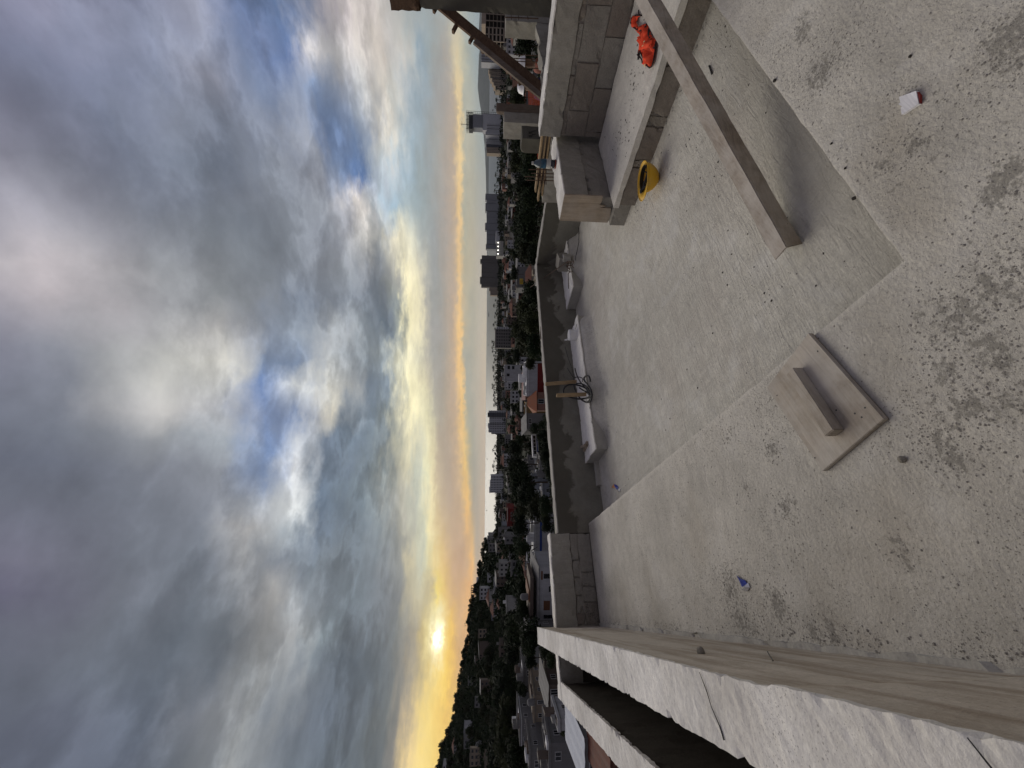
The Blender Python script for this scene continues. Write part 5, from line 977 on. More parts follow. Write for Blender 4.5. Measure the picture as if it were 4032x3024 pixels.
def crane_tower():
    Z = 1100; X, w, zt = lm(455, 524, 1838, Z); g = base_z(Z) - 2; e = empty('crane_tower', fr(X, Z, g), -YAW); tag(e, 'unfinished tower with dark scaffolded top floors and a mast', 'tower')
    def zh(x): return CAM_H + (hzx(490) - x) / F * Z - g
    m = MB(); m.box(-w / 2 + 5, w / 2 - 7, -10, 10, zh(1901), zh(1862)); m.build('concrete_core', M_TGREY, e)
    m = MB(); m.box(-w / 2, w / 2 - 4, -9, 10, 0, zh(1901)); m.build('clad_lower_part', M_TWHITE, e)
    m = MB(); m.box(-w / 2 + 1, w / 2 - 9, -9, 9, zh(1862), zh(1848)); m.build('net_wrapped_floors', M_STEEL, e)
    for k in range(9): m = MB(); z = zh(1838) + (zh(1862) - zh(1838)) * k / 8; m.box(-w / 2, w / 2 - 2, -10.5, 9, z - .5, z); m.build('floor_slab', M_STEEL, e)
    for k in range(12): m = MB(); x = -w / 2 + 1 + (w - 4) * k / 11; m.box(x - .4, x + .4, -10, -9.2, zh(1862), zh(1836 if k % 3 == 0 else 1841)); m.build('scaffold_post', M_STEEL, e)
    for k in range(18): m = MB(); z = zh(1838) * k / 17; m.box(w / 2 - 5, w / 2 + 1.5, -9, -7, z, z + .6); m.build('hoist_landing', M_STEEL, e)
    for k in (0, 5): m = MB(); m.box(w / 2 - 4 + k, w / 2 - 3.4 + k, -9.3, -8.7, 0, zh(1836)); m.build('hoist_mast', M_STEEL, e)
    m = MB(); m.box(-w * .12, -w * .12 + .9, 0, .9, zh(1848), zh(1815)); m.box(-w * .12 - 4, -w * .12 + 8, .1, .7, zh(1820), zh(1819)); m.build('mast', M_STEEL, e)
    seen([fr(X - w / 2, Z, zt), fr(X + w / 2, Z, g)], 0)
def frame_block():
    Z = 340; y0, y1 = 38, 195; X, w, zt = lm(y0, y1, 1912, Z); g = ground(X, Z) - 1; e = empty('unfinished_building', fr(X, Z, g), -YAW); tag(e, 'yellowish unfinished concrete frame block with dark empty bays', 'building')
    H0 = zt - g; nf = int(H0 / 3.2)
    m = MB(); m.box(-w / 2 + 1, w / 2 - 1, -3, 9, 0, H0 - .3); m.build('inner_core', M_VOID, e)
    for k in range(nf + 1): m = MB(); z = H0 - 3.2 * k; m.box(-w / 2, w / 2, -8, 9, z - .35, z); m.build('floor_slab', M_TBEIGE, e)
    for k in range(7):
        m = MB(); x = -w / 2 + w * k / 6; m.box(x - .3, x + .3, -7.7, -7.1, 0, H0 - .35); m.build('column', M_TBEIGE, e)
    m = MB(); m.box(-w * .05, w * .42, -6, 8, H0 + .01, H0 + 3.4); m.build('roof_house', M_TBEIGE, e)
    for f_ in range(nf):
        for k in range(2):
            m = MB(); x = -w / 2 + w * k / 6; z = H0 - 3.2 * (f_ + 1); m.box(x + .32, x + w / 6 - .32, -7.5, -7.2, z + .002, z + 1.0); m.build('infill_panel', M_TBEIGE, e)
    for k in range(5): m = MB(); x = w * .3 + 1.4 * k; m.tube([(x, -7, H0), (x, -7, H0 + 4)], .07, 4); m.build('rod', M_STEEL, e)
    seen([fr(X - w / 2, Z, zt), fr(X + w / 2, Z, g)], 0)
def roof_frame():
    Z = 425; X, w, zt = lm(2310, 2345, 1856, Z); g = ground(X, Z); e = empty('roof_frame', fr(X, Z, g), -YAW); tag(e, 'open skeleton frame of an unfinished house on the hill crest', 'building'); H0 = zt - g
    for i in range(5):
        for j in range(2): m = MB(); x = -w / 2 + w * i / 4; m.box(x - .2, x + .2, -3 + 6 * j, -2.6 + 6 * j, 0, H0); m.build('post', M_STEEL, e)
    for z in (H0, H0 - 3.2, H0 - 6.4): m = MB(); m.box(-w / 2, w / 2, -3.2, 3.4, z, z + .35); m.build('floor_slab', M_WALL['brown'], e)
for f_ in CITY_LM: f_()
def lmh(y0, y1, xt, Z, st, wc, roof, label, d=10, yaw=0, cat='house', name='house', **kw):
    X, w, zt = lm(y0, y1, xt, Z); h = 2.9 * st; e = house(X, Z, w, d, st, wc, roof, yaw, label, cat, base=zt - h, name=name, grp=kw.pop('grp', None), **kw)
    seen([fr(X - w / 2, Z - d / 2, zt), fr(X + w / 2, Z - d / 2, zt - h), fr(X - w / 2, Z - d / 2, zt - h), fr(X + w / 2, Z - d / 2, zt)], 0); return e, w, h
M_BAND = plain('blue_paint', (.02, .05, .22), .6); M_TANW = wallpaint('tan_brick', (.16, .075, .04), .3); M_YSIGN = plain('sign_yellow', (.60, .40, .04), .6); M_DRED = wallpaint('paint_dark_red', (.17, .018, .015), .25)
M_WALL['dark red'] = M_DRED
e, w, h = lmh(2205, 2440, 2112, 95, 2, 'white', 'tin', 'big white house with tan window panels and rust roof terrace beyond the front parapet', d=9, wins=0, name='white_house', h=5.8)
for x, z, a, b, mt_ in ((-5.2, 3.9, 1.1, 1.6, M_GLASS), (-2.2, 3.2, 1.3, .5, M_GLASS), (1.6, 3.9, 2.2, 1.5, M_TANW), (2.2, 1.2, 2.0, .9, M_TANW), (4.2, 3.6, .8, 2.0, M_GLASS), (6.0, 3.6, 1.5, 1.6, M_GLASS), (-5.4, 5.1, 2.0, .4, M_TANW)):
    m = MB(); m.box(-x - a / 2, -x + a / 2, -4.56, -4.47, z - b / 2, z + b / 2); m.build('window', mt_, e)
m = MB(); m.box(-6.0, 4.5, -3.5, 4, 6.9, 7.7); m.build('roof_terrace', M_WALL['brown'], e)
m = MB(); m.box(-1.4, 1.4, -3.4, 3.6, 7.7, 8.0); m.build('brick_panel', M_TANW, e)
lmh(2440, 2500, 2070, 92, 2, 'grey', 'tin', 'weathered corrugated tin roof left of the big white house', d=12, yaw=.25)
e, w, h = lmh(2022, 2228, 2102, 150, 2, 'white', 'flat', 'long white building with a blue band and two white roof tanks', d=12, wins=0, name='banded_building', rmat=M_RWHITE)
m = MB(); m.box(-w / 2 + .3, w / 2 - .3, -6.1, -5.98, h * .60, h * .74); m.build('blue_band', M_BAND, e)
for x in (-w * .28, -w * .2, w * .08, w * .16): m = MB(); m.box(x - .7, x + .7, -5, -3.6, h + .16, h + 3.2); m.build('roof_tower', M_RWHITE, e)
e, w, h = lmh(1993, 2062, 2001, 330, 2, 'dark red', 'flat', 'long dark red building with small white windows', wins=0, name='red_building', d=14, h=6.2)
for k in (-.12, .05, .25): put_window(e, w * k, -7.01, 3.6, 1.2, 1.2)
lmh(1790, 1835, 1983, 420, 2, 'white', 'hip', 'white house with small windows and a dark gable among the far trees', wins=None)
e, w, h = lmh(1438, 1502, 1990, 260, 3, 'white', 'flat', 'white modern villa with a blank gable and black slots', d=12, wins=0, name='villa')
for x, z, a, b in ((-3.6, 6.9, 2.2, 1.6), (-3.6, 4.0, 2.2, 1.6), (1.2, 7.2, 1.8, 1.8)): m = MB(); m.box(-x - a / 2, -x + a / 2, -6.08, -5.98, z - b / 2, z + b / 2); m.build('window', M_GLASS, e)
e, w, h = lmh(1425, 1556, 2091, 122, 2, 'white', 'flat', 'white house with a dark red front wall below the taller stake', d=10, wins=0, name='house', rmat=M_RWHITE, h=7)
m = MB(); m.box(-w / 2 + .2, w / 2 - .5, -5.12, -4.98, .3, 4.4); m.build('red_front', M_DRED, e)
lmh(1548, 1618, 2106, 118, 2, 'salmon', 'hip', 'house with an orange flat hipped roof right below the shorter stake', d=9, yaw=.1, rmat=wallpaint('roof_orange', (.24, .085, .042), .3))
lmh(1585, 1652, 2074, 160, 2, 'ochre', 'flat', 'ochre two storey house with dark windows left of the orange roof', d=9)
lmh(1468, 1572, 2066, 175, 1, 'salmon', 'tin', 'long low salmon house behind the dark red front', d=8, yaw=.05, rmat=wallpaint('roof_pink', (.27, .16, .145), .3))
lmh(1658, 1690, 2046, 210, 2, 'red', 'flat', 'small brick red house between tin sheds', d=8)
lmh(1640, 1702, 2068, 150, 1, 'grey', 'tin', 'grey corrugated shed above the near street', d=12, yaw=.3, name='shed', cat='shed')
lmh(1062, 1142, 2036, 210, 2, 'grey', 'flat', 'grey building carrying a yellow signboard beside the leaning rod', d=12, name='sign_building', wins=0)
X, w, zt = lm(1095, 1117, 2043, 203); e = empty('signboard', fr(X, 203, zt - 2.2), -YAW); tag(e, 'yellow signboard with brown lines on the grey building', 'sign')
m = MB(); m.box(-w / 2, w / 2, 0, .15, 0, 1.75); m.build('panel', M_YSIGN, e)
for k in range(3): m = MB(); m.box(-w / 2 + .3, w / 2 - .4 - .3 * k, -.03, -.002, .35 + .45 * k, .5 + .45 * k); m.build('lettering', M_PLANK, e)
e, w, h = lmh(956, 1014, 1962, 560, 1, 'cream', 'flat', 'open sports hall with a white roof and four lit lamps', d=14, name='sports_hall', wins=0, rmat=M_RWHITE, h=5)
s = NT('lamp_glow'); s.b.inputs['Emission Color'].default_value = (1, .97, .9, 1); s.b.inputs['Emission Strength'].default_value = 9; M_LAMP = s.m
for k in range(4): m = MB(); x = w * (-.38 + .25 * k); m.lathe([(.55, 0), (.55, .5)], (x, -7.5, 3.2), 10); m.build('flood_lamp', M_LAMP, e)
lmh(2786, 2872, 2048, 118, 2, 'grey', 'flat', 'big bare grey cube house with a pale roof edge at the far left', d=12, yaw=.1, rmat=M_RWHITE)
lmh(2800, 2838, 2198, 72, 2, 'white', 'flat', 'white sided house next to the outer wall at the left', d=7, yaw=.2)
lmh(2845, 3010, 2278, 60, 1, 'grey', 'tin', 'grey shed with a long pale blue sheet roof edge next to the outer wall', d=9, yaw=.12, name='shed', cat='shed', rmat=wallpaint('roof_blue_white', (.50, .53, .58), .2))
lmh(2960, 3070, 2378, 52, 1, 'red', 'tin', 'red brown roof by the outer wall in the bottom left corner', d=8, yaw=.3, name='shed', cat='shed', rmat=M_RTILE)
lmh(2590, 2680, 2060, 130, 1, 'grey', 'flat', 'long flat grey roof with a pale rim left of the tall parapet', d=10)
lmh(2680, 2780, 2100, 112, 1, 'tan', 'flat', 'wide brown terrace roof in the left foreground street', d=12)
lmh(2900, 2990, 2085, 105, 2, 'grey', 'flat', 'grey flat roofed house beside the big cube house', d=10)
lmh(2640, 2760, 2150, 88, 1, 'brown', 'tin', 'rusty brown tin roof below the left foreground street', d=8, yaw=-.1)
lmh(2860, 2960, 2160, 82, 1, 'grey', 'flat', 'low grey roof between the cube house and the outer wall', d=9)
lmh(2960, 3080, 2170, 84, 2, 'cream', 'flat', 'pale two storey house at the left edge of the picture', d=9)
lmh(2860, 2890, 1903, 420, 3, 'white', 'flat', 'small white cubic house among dark trees on the left ridge', d=8)
lmh(2640, 2700, 1852, 400, 2, 'white', 'flat', 'wide white house on the left ridge below the bright clouds', d=9)
lmh(2555, 2590, 1922, 330, 3, 'white', 'hip', 'white villa on the left slope under the sun glow', d=9)
lmh(2770, 2830, 1928, 330, 3, 'tan', 'flat', 'tan three storey block with square openings on the left slope', d=10)
lmh(2375, 2415, 1942, 300, 3, 'white', 'hip', 'white hill villa with dark upper windows above the tin roof', d=10)
lmh(2480, 2520, 1925, 340, 3, 'white', 'flat', 'narrow white three storey house left of the hill villa', d=9)
lmh(55, 150, 2020, 240, 2, 'cream', 'hip', 'pale house with a dark red tiled roof right below the concrete frame', d=10)
lmh(175, 235, 1997, 260, 3, 'white', 'flat', 'white house with dark openings behind the brace and rods', d=9)
# bus in the near street
Z = 165; X, w, zt = lm(1722, 1790, 2095, Z); bs = empty('bus', fr(X, Z, zt - 3.1), -YAW + .55); tag(bs, 'white bus with dark windows parked in the near street', 'bus')
m = MB(); m.box(-5, 5, -1.25, 1.25, .45, 3.1); m.build('body', M_RWHITE, bs, bevel=.2)
for a in (-4.2, -2.5, -.8, .9, 2.6): m = MB(); m.box(a, a + 1.5, -1.29, -1.24, 1.6, 2.6); m.build('window', M_GLASS, bs)
m = MB(); m.box(4.96, 5.03, -1.1, 1.1, 1.3, 2.7); m.build('windscreen', M_GLASS, bs)
m = MB(); m.box(-4.8, 4.8, -1.28, -1.245, .8, 1.2); m.build('blue_stripe', M_BAND, bs)
for a in (-3.2, 3.2):
    m = MB(); m.lathe([(.45, -.12), (.48, 0), (.45, .12)], n=14); o = m.build('wheel', M_BLK, bs); o.rotation_euler = (math.pi / 2, 0, 0); o.location = (a, -1.2, .48)
# --- foliage
def leafmat(name, c1, c2):
    s = NT(name); oi = s.N.new('ShaderNodeObjectInfo'); c = s.mix(s.rng(s.noise(.7, 4), .35, .65), c1, c2); c = s.scale(c, s.rng(oi.outputs['Random'], 0, 1, .65, 1.35)); return s.fin(c, .8, None, .12)
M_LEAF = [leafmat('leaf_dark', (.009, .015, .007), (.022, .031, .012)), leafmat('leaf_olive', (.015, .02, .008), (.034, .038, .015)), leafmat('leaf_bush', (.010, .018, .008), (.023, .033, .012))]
M_TRUNK = plain('bark', (.07, .055, .04), .9, .3, 3)
def crown_mesh(seed, n, rx, rz, leaf, lobes):
    r_ = random.Random(seed); vs = []; fs = []; cs = []
    for _ in range(lobes):
        a = r_.random() * 6.283; q = math.sqrt(r_.random()); cs.append((Vector((q * rx * .62 * math.cos(a), q * rx * .62 * math.sin(a), r_.uniform(-.45, .62) * rz)), r_.uniform(.28, .5) * rx))
    for i in range(n):
        c, rr = cs[i % lobes]; d = Vector((r_.gauss(0, 1), r_.gauss(0, 1), r_.gauss(0, 1) + .25)).normalized(); p = c + d * rr * (.55 + .5 * r_.random()); p.z = max(p.z, -rz * .9)
        nrm = (d + Vector((r_.uniform(-.8, .8), r_.uniform(-.8, .8), r_.uniform(-.3, .9)))).normalized(); t = nrm.cross(Vector((r_.random() - .5, r_.random() - .5, r_.random() - .5))).normalized(); b = nrm.cross(t); l = leaf * r_.uniform(.6, 1.35)
        o = len(vs); vs += [p - t * l, p + b * l * .55, p + t * l, p - b * l * .55]; fs.append((o, o + 1, o + 2, o + 3))
    me = bpy.data.meshes.new('crown'); me.from_pydata([tuple(v) for v in vs], [], fs); me.materials.append(M_LEAF[seed % 3]); return me
CROWN_N = [crown_mesh(s_, 2600, 1.0, .75, .075, 16) for s_ in range(4)]
CROWN_F = [crown_mesh(10 + s_, 800, 1.0, .72, .13, 10) for s_ in range(4)]
def trunk_mesh(seed):
    m = MB(); r_ = random.Random(seed); m.tube([(0, 0, -1.3), (.02, .03, -.8), (.05, -.02, -.3)], [.055, .045, .035], 6)
    for k in range(4): a = k * 1.6 + r_.random(); m.tube([(.03, 0, -.55), (.25 * math.cos(a), .25 * math.sin(a), -.2), (.5 * math.cos(a), .5 * math.sin(a), .2)], [.03, .02, .01], 4)
    return m.mesh('trunk', M_TRUNK)
TRUNKS = [trunk_mesh(s_) for s_ in range(3)]
def tree(X, Z, zc, r_, near, label, squash=1.0, idx=None):
    k = random.randrange(4) if idx is None else idx; e = empty('tree', fr(X, Z, zc), random.random() * 6.28, r_)
    for nm, me in (('crown', (CROWN_N if near else CROWN_F)[k]), ('trunk', TRUNKS[k % 3])):
        o = bpy.data.objects.new(nm, me); COL.objects.link(o); o.parent = e
        if nm == 'crown': o.scale = (1, 1, squash)
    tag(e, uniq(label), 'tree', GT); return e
KIND = ['dense dark round tree', 'olive green spreading tree', 'bushy dark green tree', 'loose dark green tree']
def tree_px(px, py, Z, wpx, label=None, near=True, squash=1.0, idx=None):
    r_ = wpx / 2 / F * Z; c = at(px, py, Z); X, zc = c.dot(RT), c.z
    if not seen([fr(X - r_, Z, zc + r_ * .8), fr(X + r_, Z, zc - r_ * .8), fr(X - r_, Z, zc - r_ * .8), fr(X + r_, Z, zc + r_ * .8)], .12, True, .72): return
    k = random.randrange(4) if idx is None else idx
    tree(X, Z, zc, r_, near, label or ('%s%s %s' % ('small ' if r_ < 3 else 'large ' if r_ > 4.6 else '', KIND[k], where(py, Z))), squash, k)
for q in [(2090, 640, 70, 130), (2075, 720, 85, 130), (2100, 800, 75, 140), (2070, 850, 110, 120), (2095, 900, 70, 150), (2085, 990, 75, 130), (2060, 960, 120, 90), (2040, 640, 150, 90), (2050, 560, 110, 80), (2110, 1010, 60, 90), (2030, 1080, 190, 50),
          (2100, 1160, 85, 120), (2080, 1220, 95, 130), (2105, 1260, 80, 130), (2080, 1310, 95, 130), (2105, 1360, 85, 110), (2070, 1360, 120, 80), (2045, 1290, 170, 90), (2040, 1400, 200, 60), (2090, 1430, 90, 60),
          (2040, 1830, 130, 120), (2060, 1900, 110, 150), (2085, 1960, 95, 130), (2060, 1990, 115, 110), (2120, 2010, 75, 120), (2050, 2060, 140, 110), (2060, 2150, 150, 100), (2150, 1990, 60, 90), (2160, 2060, 62, 80), (2030, 1770, 150, 80), (2045, 1740, 170, 60), (2130, 1720, 100, 50), (2150, 1800, 90, 60), (2105, 1690, 110, 60),
          (2140, 2240, 68, 90), (2060, 2330, 115, 90), (2070, 2420, 95, 120), (2050, 2480, 110, 170), (2100, 2500, 85, 150), (2030, 2560, 150, 120), (2090, 2590, 90, 80), (2000, 2460, 200, 80), (2150, 2560, 75, 70), (2170, 2600, 70, 60),
          (2000, 2740, 170, 170), (1990, 2660, 220, 130), (2020, 2830, 150, 170), (2010, 2930, 145, 180), (1980, 2990, 190, 150), (2040, 2970, 120, 130), (2060, 2720, 120, 60), (2130, 2830, 95, 60), (2220, 2870, 70, 60), (1960, 2850, 260, 90), (1950, 2600, 300, 70),
          (2050, 120, 150, 70), (2070, 180, 100, 110), (2085, 250, 85, 70), (2055, 160, 190, 60), (2045, 380, 130, 90), (2060, 460, 110, 60), (2030, 60, 200, 60)]: tree_px(q[0], q[1], q[2], q[3])
# palms on the shore and between the houses
def palm_mesh(seed):
    r_ = random.Random(seed); m = MB()
    for k in range(13):
        a = k * 6.283 / 13 + r_.uniform(-.2, .2); up_ = r_.uniform(-.2, .75); d = Vector((math.cos(a), math.sin(a), 0)); sd = Vector((-d.y, d.x, 0)); P_ = []
        for i in range(6):
            t = i / 5; P_.append(d * t + Vector((0, 0, up_ * t - .9 * t * t * (1.1 - up_ * .4))))
        for i in range(5):
            w0, w1 = .13 * math.sin(math.pi * min(1, .25 + i / 5)), .13 * math.sin(math.pi * min(1, .25 + (i + 1) / 5)) * (1 if i < 4 else .1); dz = Vector((0, 0, -.09))
            m.add([P_[i], P_[i + 1], P_[i + 1] + sd * w1 + dz, P_[i] + sd * w0 + dz], [(0, 1, 2, 3)]); m.add([P_[i], P_[i + 1], P_[i + 1] - sd * w1 + dz, P_[i] - sd * w0 + dz], [(0, 1, 2, 3)])
    return m.mesh('fronds', M_LEAF[0])
PALMS = [palm_mesh(s_) for s_ in range(4)]
pt = MB(); pt.tube([(0, 0, -4.6), (.06, 0, -2.5), (0, 0, 0)], [.12, .10, .09], 5); PT = pt.mesh('stem', M_TRUNK)
def palm(px, py, Z, wpx, label):
    c = at(px, py, Z); r_ = wpx / 2 / F * Z; e = empty('palm', c, random.random() * 6.28, r_)
    for nm, me in (('fronds', random.choice(PALMS)), ('stem', PT)):
        o = bpy.data.objects.new(nm, me); COL.objects.link(o); o.parent = e
    tag(e, uniq(label), 'palm', GP)
rp = random.Random(3)
for y0, y1, n, xt, xv in ((345, 425, 5, 1946, 6), (640, 780, 12, 1945, 9), (1180, 1300, 8, 1942, 9), (1340, 1600, 34, 1938, 10), (1745, 1860, 9, 1938, 7), (1190, 1260, 6, 1950, 5), (1400, 1560, 14, 1950, 5), (1710, 1800, 5, 1950, 5), (1340, 1400, 4, 1946, 4)):
    for i in range(n):
        y = y0 + (y1 - y0) * (i + rp.uniform(.1, .9)) / n; palm(xt + 6 + rp.uniform(-xv, xv) * .8, y, rp.uniform(760, 960), rp.uniform(14, 21), 'tall palm on the skyline ' + ('right of the ' if rp.random() < .5 else 'near the ') + min(LMK, key=lambda q: abs(q[0] - y))[1])
for px, py, Z, w_ in ((2030, 850, 200, 60), (2020, 780, 260, 44), (2010, 900, 280, 40), (2035, 1620, 260, 34), (1995, 1560, 330, 34), (1992, 1395, 330, 30), (2080, 2190, 140, 70), (2050, 2210, 170, 50), (1990, 1890, 330, 34), (1755, 2900, 430, 24), (1770, 2890, 430, 26), (1850, 2530, 430, 22), (1800, 2700, 430, 22)): palm(px, py, Z, w_, 'palm standing among the houses ' + where(py, Z).split(', ')[1])
# ridge trees on the left hill skyline
rr_ = random.Random(11)
y = 2130.0
while y < 3060:
    u = (CY - y) / F; e = crest_e(u); xs_ = hzx(y) - e * F; w_ = rr_.uniform(26, 46) + max(0, y - 2700) * .05
    tree_px(xs_ + rr_.uniform(2, 12), y, ZC + rr_.uniform(-10, 15), w_ * 1.1, 'dark tree on the left ridge ' + ('beside the ' if rr_.random() < .6 else 'left of the ') + min(LMK, key=lambda q: abs(q[0] - y))[1], False); y += w_ * rr_.uniform(.5, .8)
# --- the rest of the town, nearest rows first
NH, NTREE = [0], [0]; far_h = MB(); far_t = MB(); rc = random.Random(21)
farmats = [M_WALL[k] for k in ('white', 'cream', 'grey', 'tan', 'salmon', 'red', 'brown')] + [M_GLASS, M_RFLAT, M_RWHITE]
Z = 62.0
while Z < 1330:
    sp = 7.0 + Z * .004; X = -1.06 * Z
    while X < 1.06 * Z:
        X += sp * rc.uniform(.75, 1.3); Zj = Z * rc.uniform(.95, 1.05); py = CY - X / Zj * F
        if py < -40 or py > 3070: continue
        g = ground(X, Zj); slope = py > 2330 and Zj > 200; pt_ = .78 if slope else (.45 if Zj < 500 else .5)
        if rc.random() < pt_:
            r_ = rc.uniform(2.6, 5.2); zc = g + r_ * 1.05
            if not seen([fr(X - r_, Zj, zc + r_ * .7), fr(X + r_, Zj, zc - r_ * .7), fr(X - r_, Zj, zc - r_ * .7), fr(X + r_, Zj, zc + r_ * .7)], .3, True, .7): continue
            if NTREE[0] < 225 and Zj < 640:
                NTREE[0] += 1; k = rc.randrange(4); tree(X, Zj, zc, r_, Zj < 160, '%s%s %s' % ('small ' if r_ < 3.3 else 'large ' if r_ > 4.5 else '', KIND[k], where(py, Zj)), 1.0, k)
            else:
                for _ in range(42):
                    d = Vector((rc.gauss(0, 1), rc.gauss(0, 1), rc.gauss(0, 1))).normalized() * r_ * rc.uniform(.4, 1); p = fr(X, Zj, zc) + d; a, b = [Vector((rc.gauss(0, 1), rc.gauss(0, 1), rc.gauss(0, 1))).normalized() * r_ * .3 for _ in (0, 1)]
                    far_t.add([p - a, p + b, p + a, p - b], [(0, 1, 2, 3)])
        else:
            w = rc.uniform(4.5, 10); d = rc.uniform(6, 10); st = rc.choice((1, 1, 2, 2, 2, 3, 3 if Zj > 130 else 2)); h = 2.9 * st
            if not seen([fr(X - w / 2, Zj - d / 2, g + h + .6), fr(X + w / 2, Zj - d / 2, g), fr(X - w / 2, Zj - d / 2, g), fr(X + w / 2, Zj - d / 2, g + h + .6)], .3, True, .9): continue
            wc = rc.choices([c[0] for c in WALLC], (20, 18, 20, 10, 8, 7, 5, 12, 3))[0]; roof = rc.choices(('flat', 'tin', 'hip'), (62, 24, 14))[0]
            if NH[0] < 255 and Zj < 640:
                NH[0] += 1; house(X, Zj, w, d, st, wc, roof, rc.choice((0, 0, .35, -.3, .6, -.6)) + rc.uniform(-.1, .1), '%s %s storey house with %s %s' % (wc, ('one', 'two', 'three')[st - 1], {'flat': 'flat roof', 'tin': 'tin roof', 'hip': 'tiled roof'}[roof], where(py, Zj)))
            else:
                a = rc.uniform(-.6, .6); mt_ = Matrix.Translation(fr(X, Zj, g)) @ Matrix.Rotation(a - YAW, 4, 'Z'); mi = rc.randrange(7)
                far_h.box(-w / 2, w / 2, -d / 2, d / 2, -3, h, mi, mt_); far_h.box(-w / 2 - .2, w / 2 + .2, -d / 2 - .2, d / 2 + .2, h + .01, h + .35, rc.choice((8, 8, 9, mi)), mt_)
                for s_ in range(st):
                    for c in range(int(w / 3)): x = -w / 2 + 1.5 + 3 * c; far_h.box(x - .7, x + .7, -d / 2 - .08, -d / 2 + .02, 1 + 2.9 * s_, 2.4 + 2.9 * s_, 7, mt_)
    Z *= 1.075 if Z < 300 else 1.06
# shore tree line and low growth between the houses
rs = random.Random(31)
def clump(mb, X, Z, z, r_, n, k=.3, flat=.7):
    c = fr(X, Z, z)
    for _ in range(n):
        d = Vector((rs.gauss(0, 1), rs.gauss(0, 1), rs.gauss(0, 1) * flat)).normalized() * r_ * rs.uniform(.35, 1); a, b = [Vector((rs.gauss(0, 1), rs.gauss(0, 1), rs.gauss(0, 1))).normalized() * r_ * k * rs.uniform(.5, 1.2) for _ in (0, 1)]
        p = c + d; mb.add([p - a, p + b, p + a, p - b], [(0, 1, 2, 3)])
y = -20.0
while y < 2130:
    Zs = rs.uniform(820, 1240); r_ = rs.uniform(5.5, 9.5) * (1.0 + .35 * noise.noise(Vector((y * .01, 0, 0)))); clump(far_t, (CY - y) / F * Zs, Zs, base_z(Zs) + rs.uniform(4, 8.5), r_, 40); y += rs.uniform(2.5, 6)
gr_m = MB()
for _ in range(5200):
    py = rs.uniform(-30, 3060); Zs = 60 * (900 / 60) ** (rs.random() ** .9); hill = py > 2150 and 190 < Zs < 480
    X = (CY - py) / F * Zs; g = ground(X, Zs); r_ = rs.uniform(1.2, 2.6) * (1.5 if hill else 1) * (1 + Zs * .0012); p = proj(fr(X, Zs, g + r_))
    if p[0] > xpar(p[1]) + 6: continue
    clump(gr_m, X, Zs, g + r_ * .5, r_, 16 if Zs < 250 else 11, .36)
for _ in range(2600):
    py = rs.uniform(2140, 3060); Zs = rs.uniform(210, 440); X = (CY - py) / F * Zs; g = ground(X, Zs); r_ = rs.uniform(2.2, 4.2); p = proj(fr(X, Zs, g + r_))
    if p[0] > xpar(p[1]) + 6: continue
    clump(gr_m, X, Zs, g + r_ * .6, r_, 18, .34)
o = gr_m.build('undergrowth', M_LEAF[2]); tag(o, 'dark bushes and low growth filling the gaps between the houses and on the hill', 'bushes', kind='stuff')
o = far_h.build('far_houses', farmats); tag(o, 'small distant houses packed between the trees down to the shore', 'houses', kind='stuff')
o = far_t.build('far_trees', M_LEAF[0]); tag(o, 'distant dark trees between the houses down to the shore', 'trees', kind='stuff')
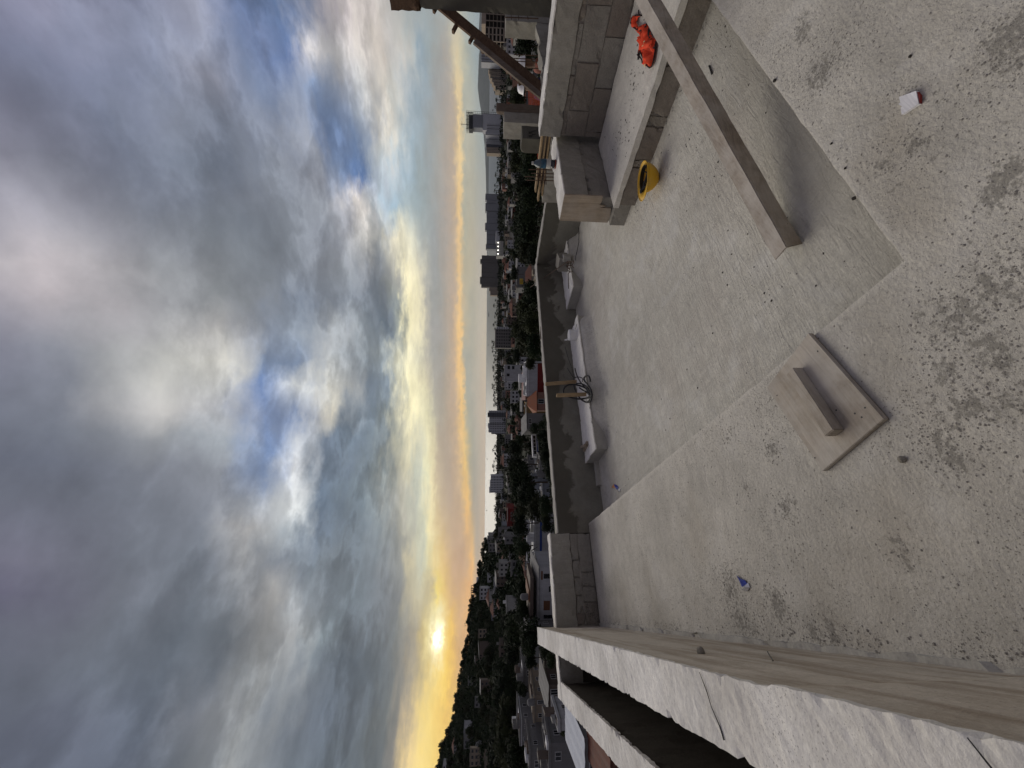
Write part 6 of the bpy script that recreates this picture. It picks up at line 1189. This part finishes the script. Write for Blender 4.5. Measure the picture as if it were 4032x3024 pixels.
# roof water tanks, poles
for px, py, Z, r_ in ((2064, 2350, 93, .75), (2130, 1870, 110, .8), (2125, 1862, 110, .6), (2068, 1458, 150, .8), (2090, 2765, 100, .8)):
    c = at(px, py, Z); m = MB(); m.lathe([(r_ * .95, -1.0), (r_, -.8), (r_, .5), (r_ * .7, .8), (r_ * .3, .95)], n=14); e = m.build('water_tank', M_WALL['grey'], smooth=True); e.location = c; tag(e, 'pale round roof water tank ' + where(py, Z), 'water tank', 'roof water tanks')
aer = empty('antenna_mast', at(1852, 2462, 430)); tag(aer, 'thin twin antenna mast on the left hill skyline', 'mast')
for y in (2455, 2464): m = MB(); m.tube([at(1860, y, 430) - aer.location, at(1827, y, 430) - aer.location], .12, 4); m.build('pole', M_STEEL, aer)
m = MB(); m.tube([at(1831, 2453, 430) - aer.location, at(1831, 2466, 430) - aer.location], .1, 4); m.build('crossbar', M_STEEL, aer)
m = MB(); m.tube([at(2105, 1000 + 240, 120), at(2040, 1238, 120)], .09, 5); o = m.build('utility_pole', M_POST); tag(o, 'thin utility pole among the dark trees by the dark parapet corner', 'pole')
for px, py, lb in ((1911, 1240, 'dark long ship on the horizon above the palms'), (1912, 1360, 'tiny boat on the sea right of the dark glazed block'), (1911, 2010, 'tiny dark boat on the horizon left of the office block'), (1930, 436, 'fishing boat with a mast near the shore by the crane tower'), (1914, 1808, 'small sailing boat on the sea right of the office block')):
    Zs = 3600 if px > 1925 else 6500; X = (CY - py) / F * Zs; L2 = 40 if py == 1240 else 9; e = empty('boat', fr(X, Zs, -47.4), -YAW); tag(e, lb, 'boat')
    m = MB(); m.prism([(-L2, -4), (L2 * .7, -4), (L2, 0), (L2 * .7, 4), (-L2, 4)], -1, 6); m.build('hull', M_STEEL, e); m = MB(); m.box(-L2 * .4, 0, -2, 2, 6, 14); m.build('cabin', M_TGREY, e)
    m = MB(); m.tube([(L2 * .2, 0, 6), (L2 * .2, 0, 30)], .5, 4); m.build('mast', M_STEEL, e)

# ------------------------------------------------------------------ the evening air
hz_ = MB(); hz_.box(-34000, 34000, -34000, 34000, -60, 760); hm_ = bpy.data.materials.new('haze_air'); hm_.use_nodes = True; hn = hm_.node_tree
hn.nodes.remove(hn.nodes['Principled BSDF']); pv = hn.nodes.new('ShaderNodeVolumePrincipled'); pv.inputs['Color'].default_value = (.80, .86, .92, 1); pv.inputs['Density'].default_value = 1.1e-5; pv.inputs['Anisotropy'].default_value = .2
hn.links.new(pv.outputs[0], hn.nodes['Material Output'].inputs['Volume'])
o = hz_.build('haze', hm_); tag(o, 'thin evening haze over the town and the sea', 'haze', kind='stuff')
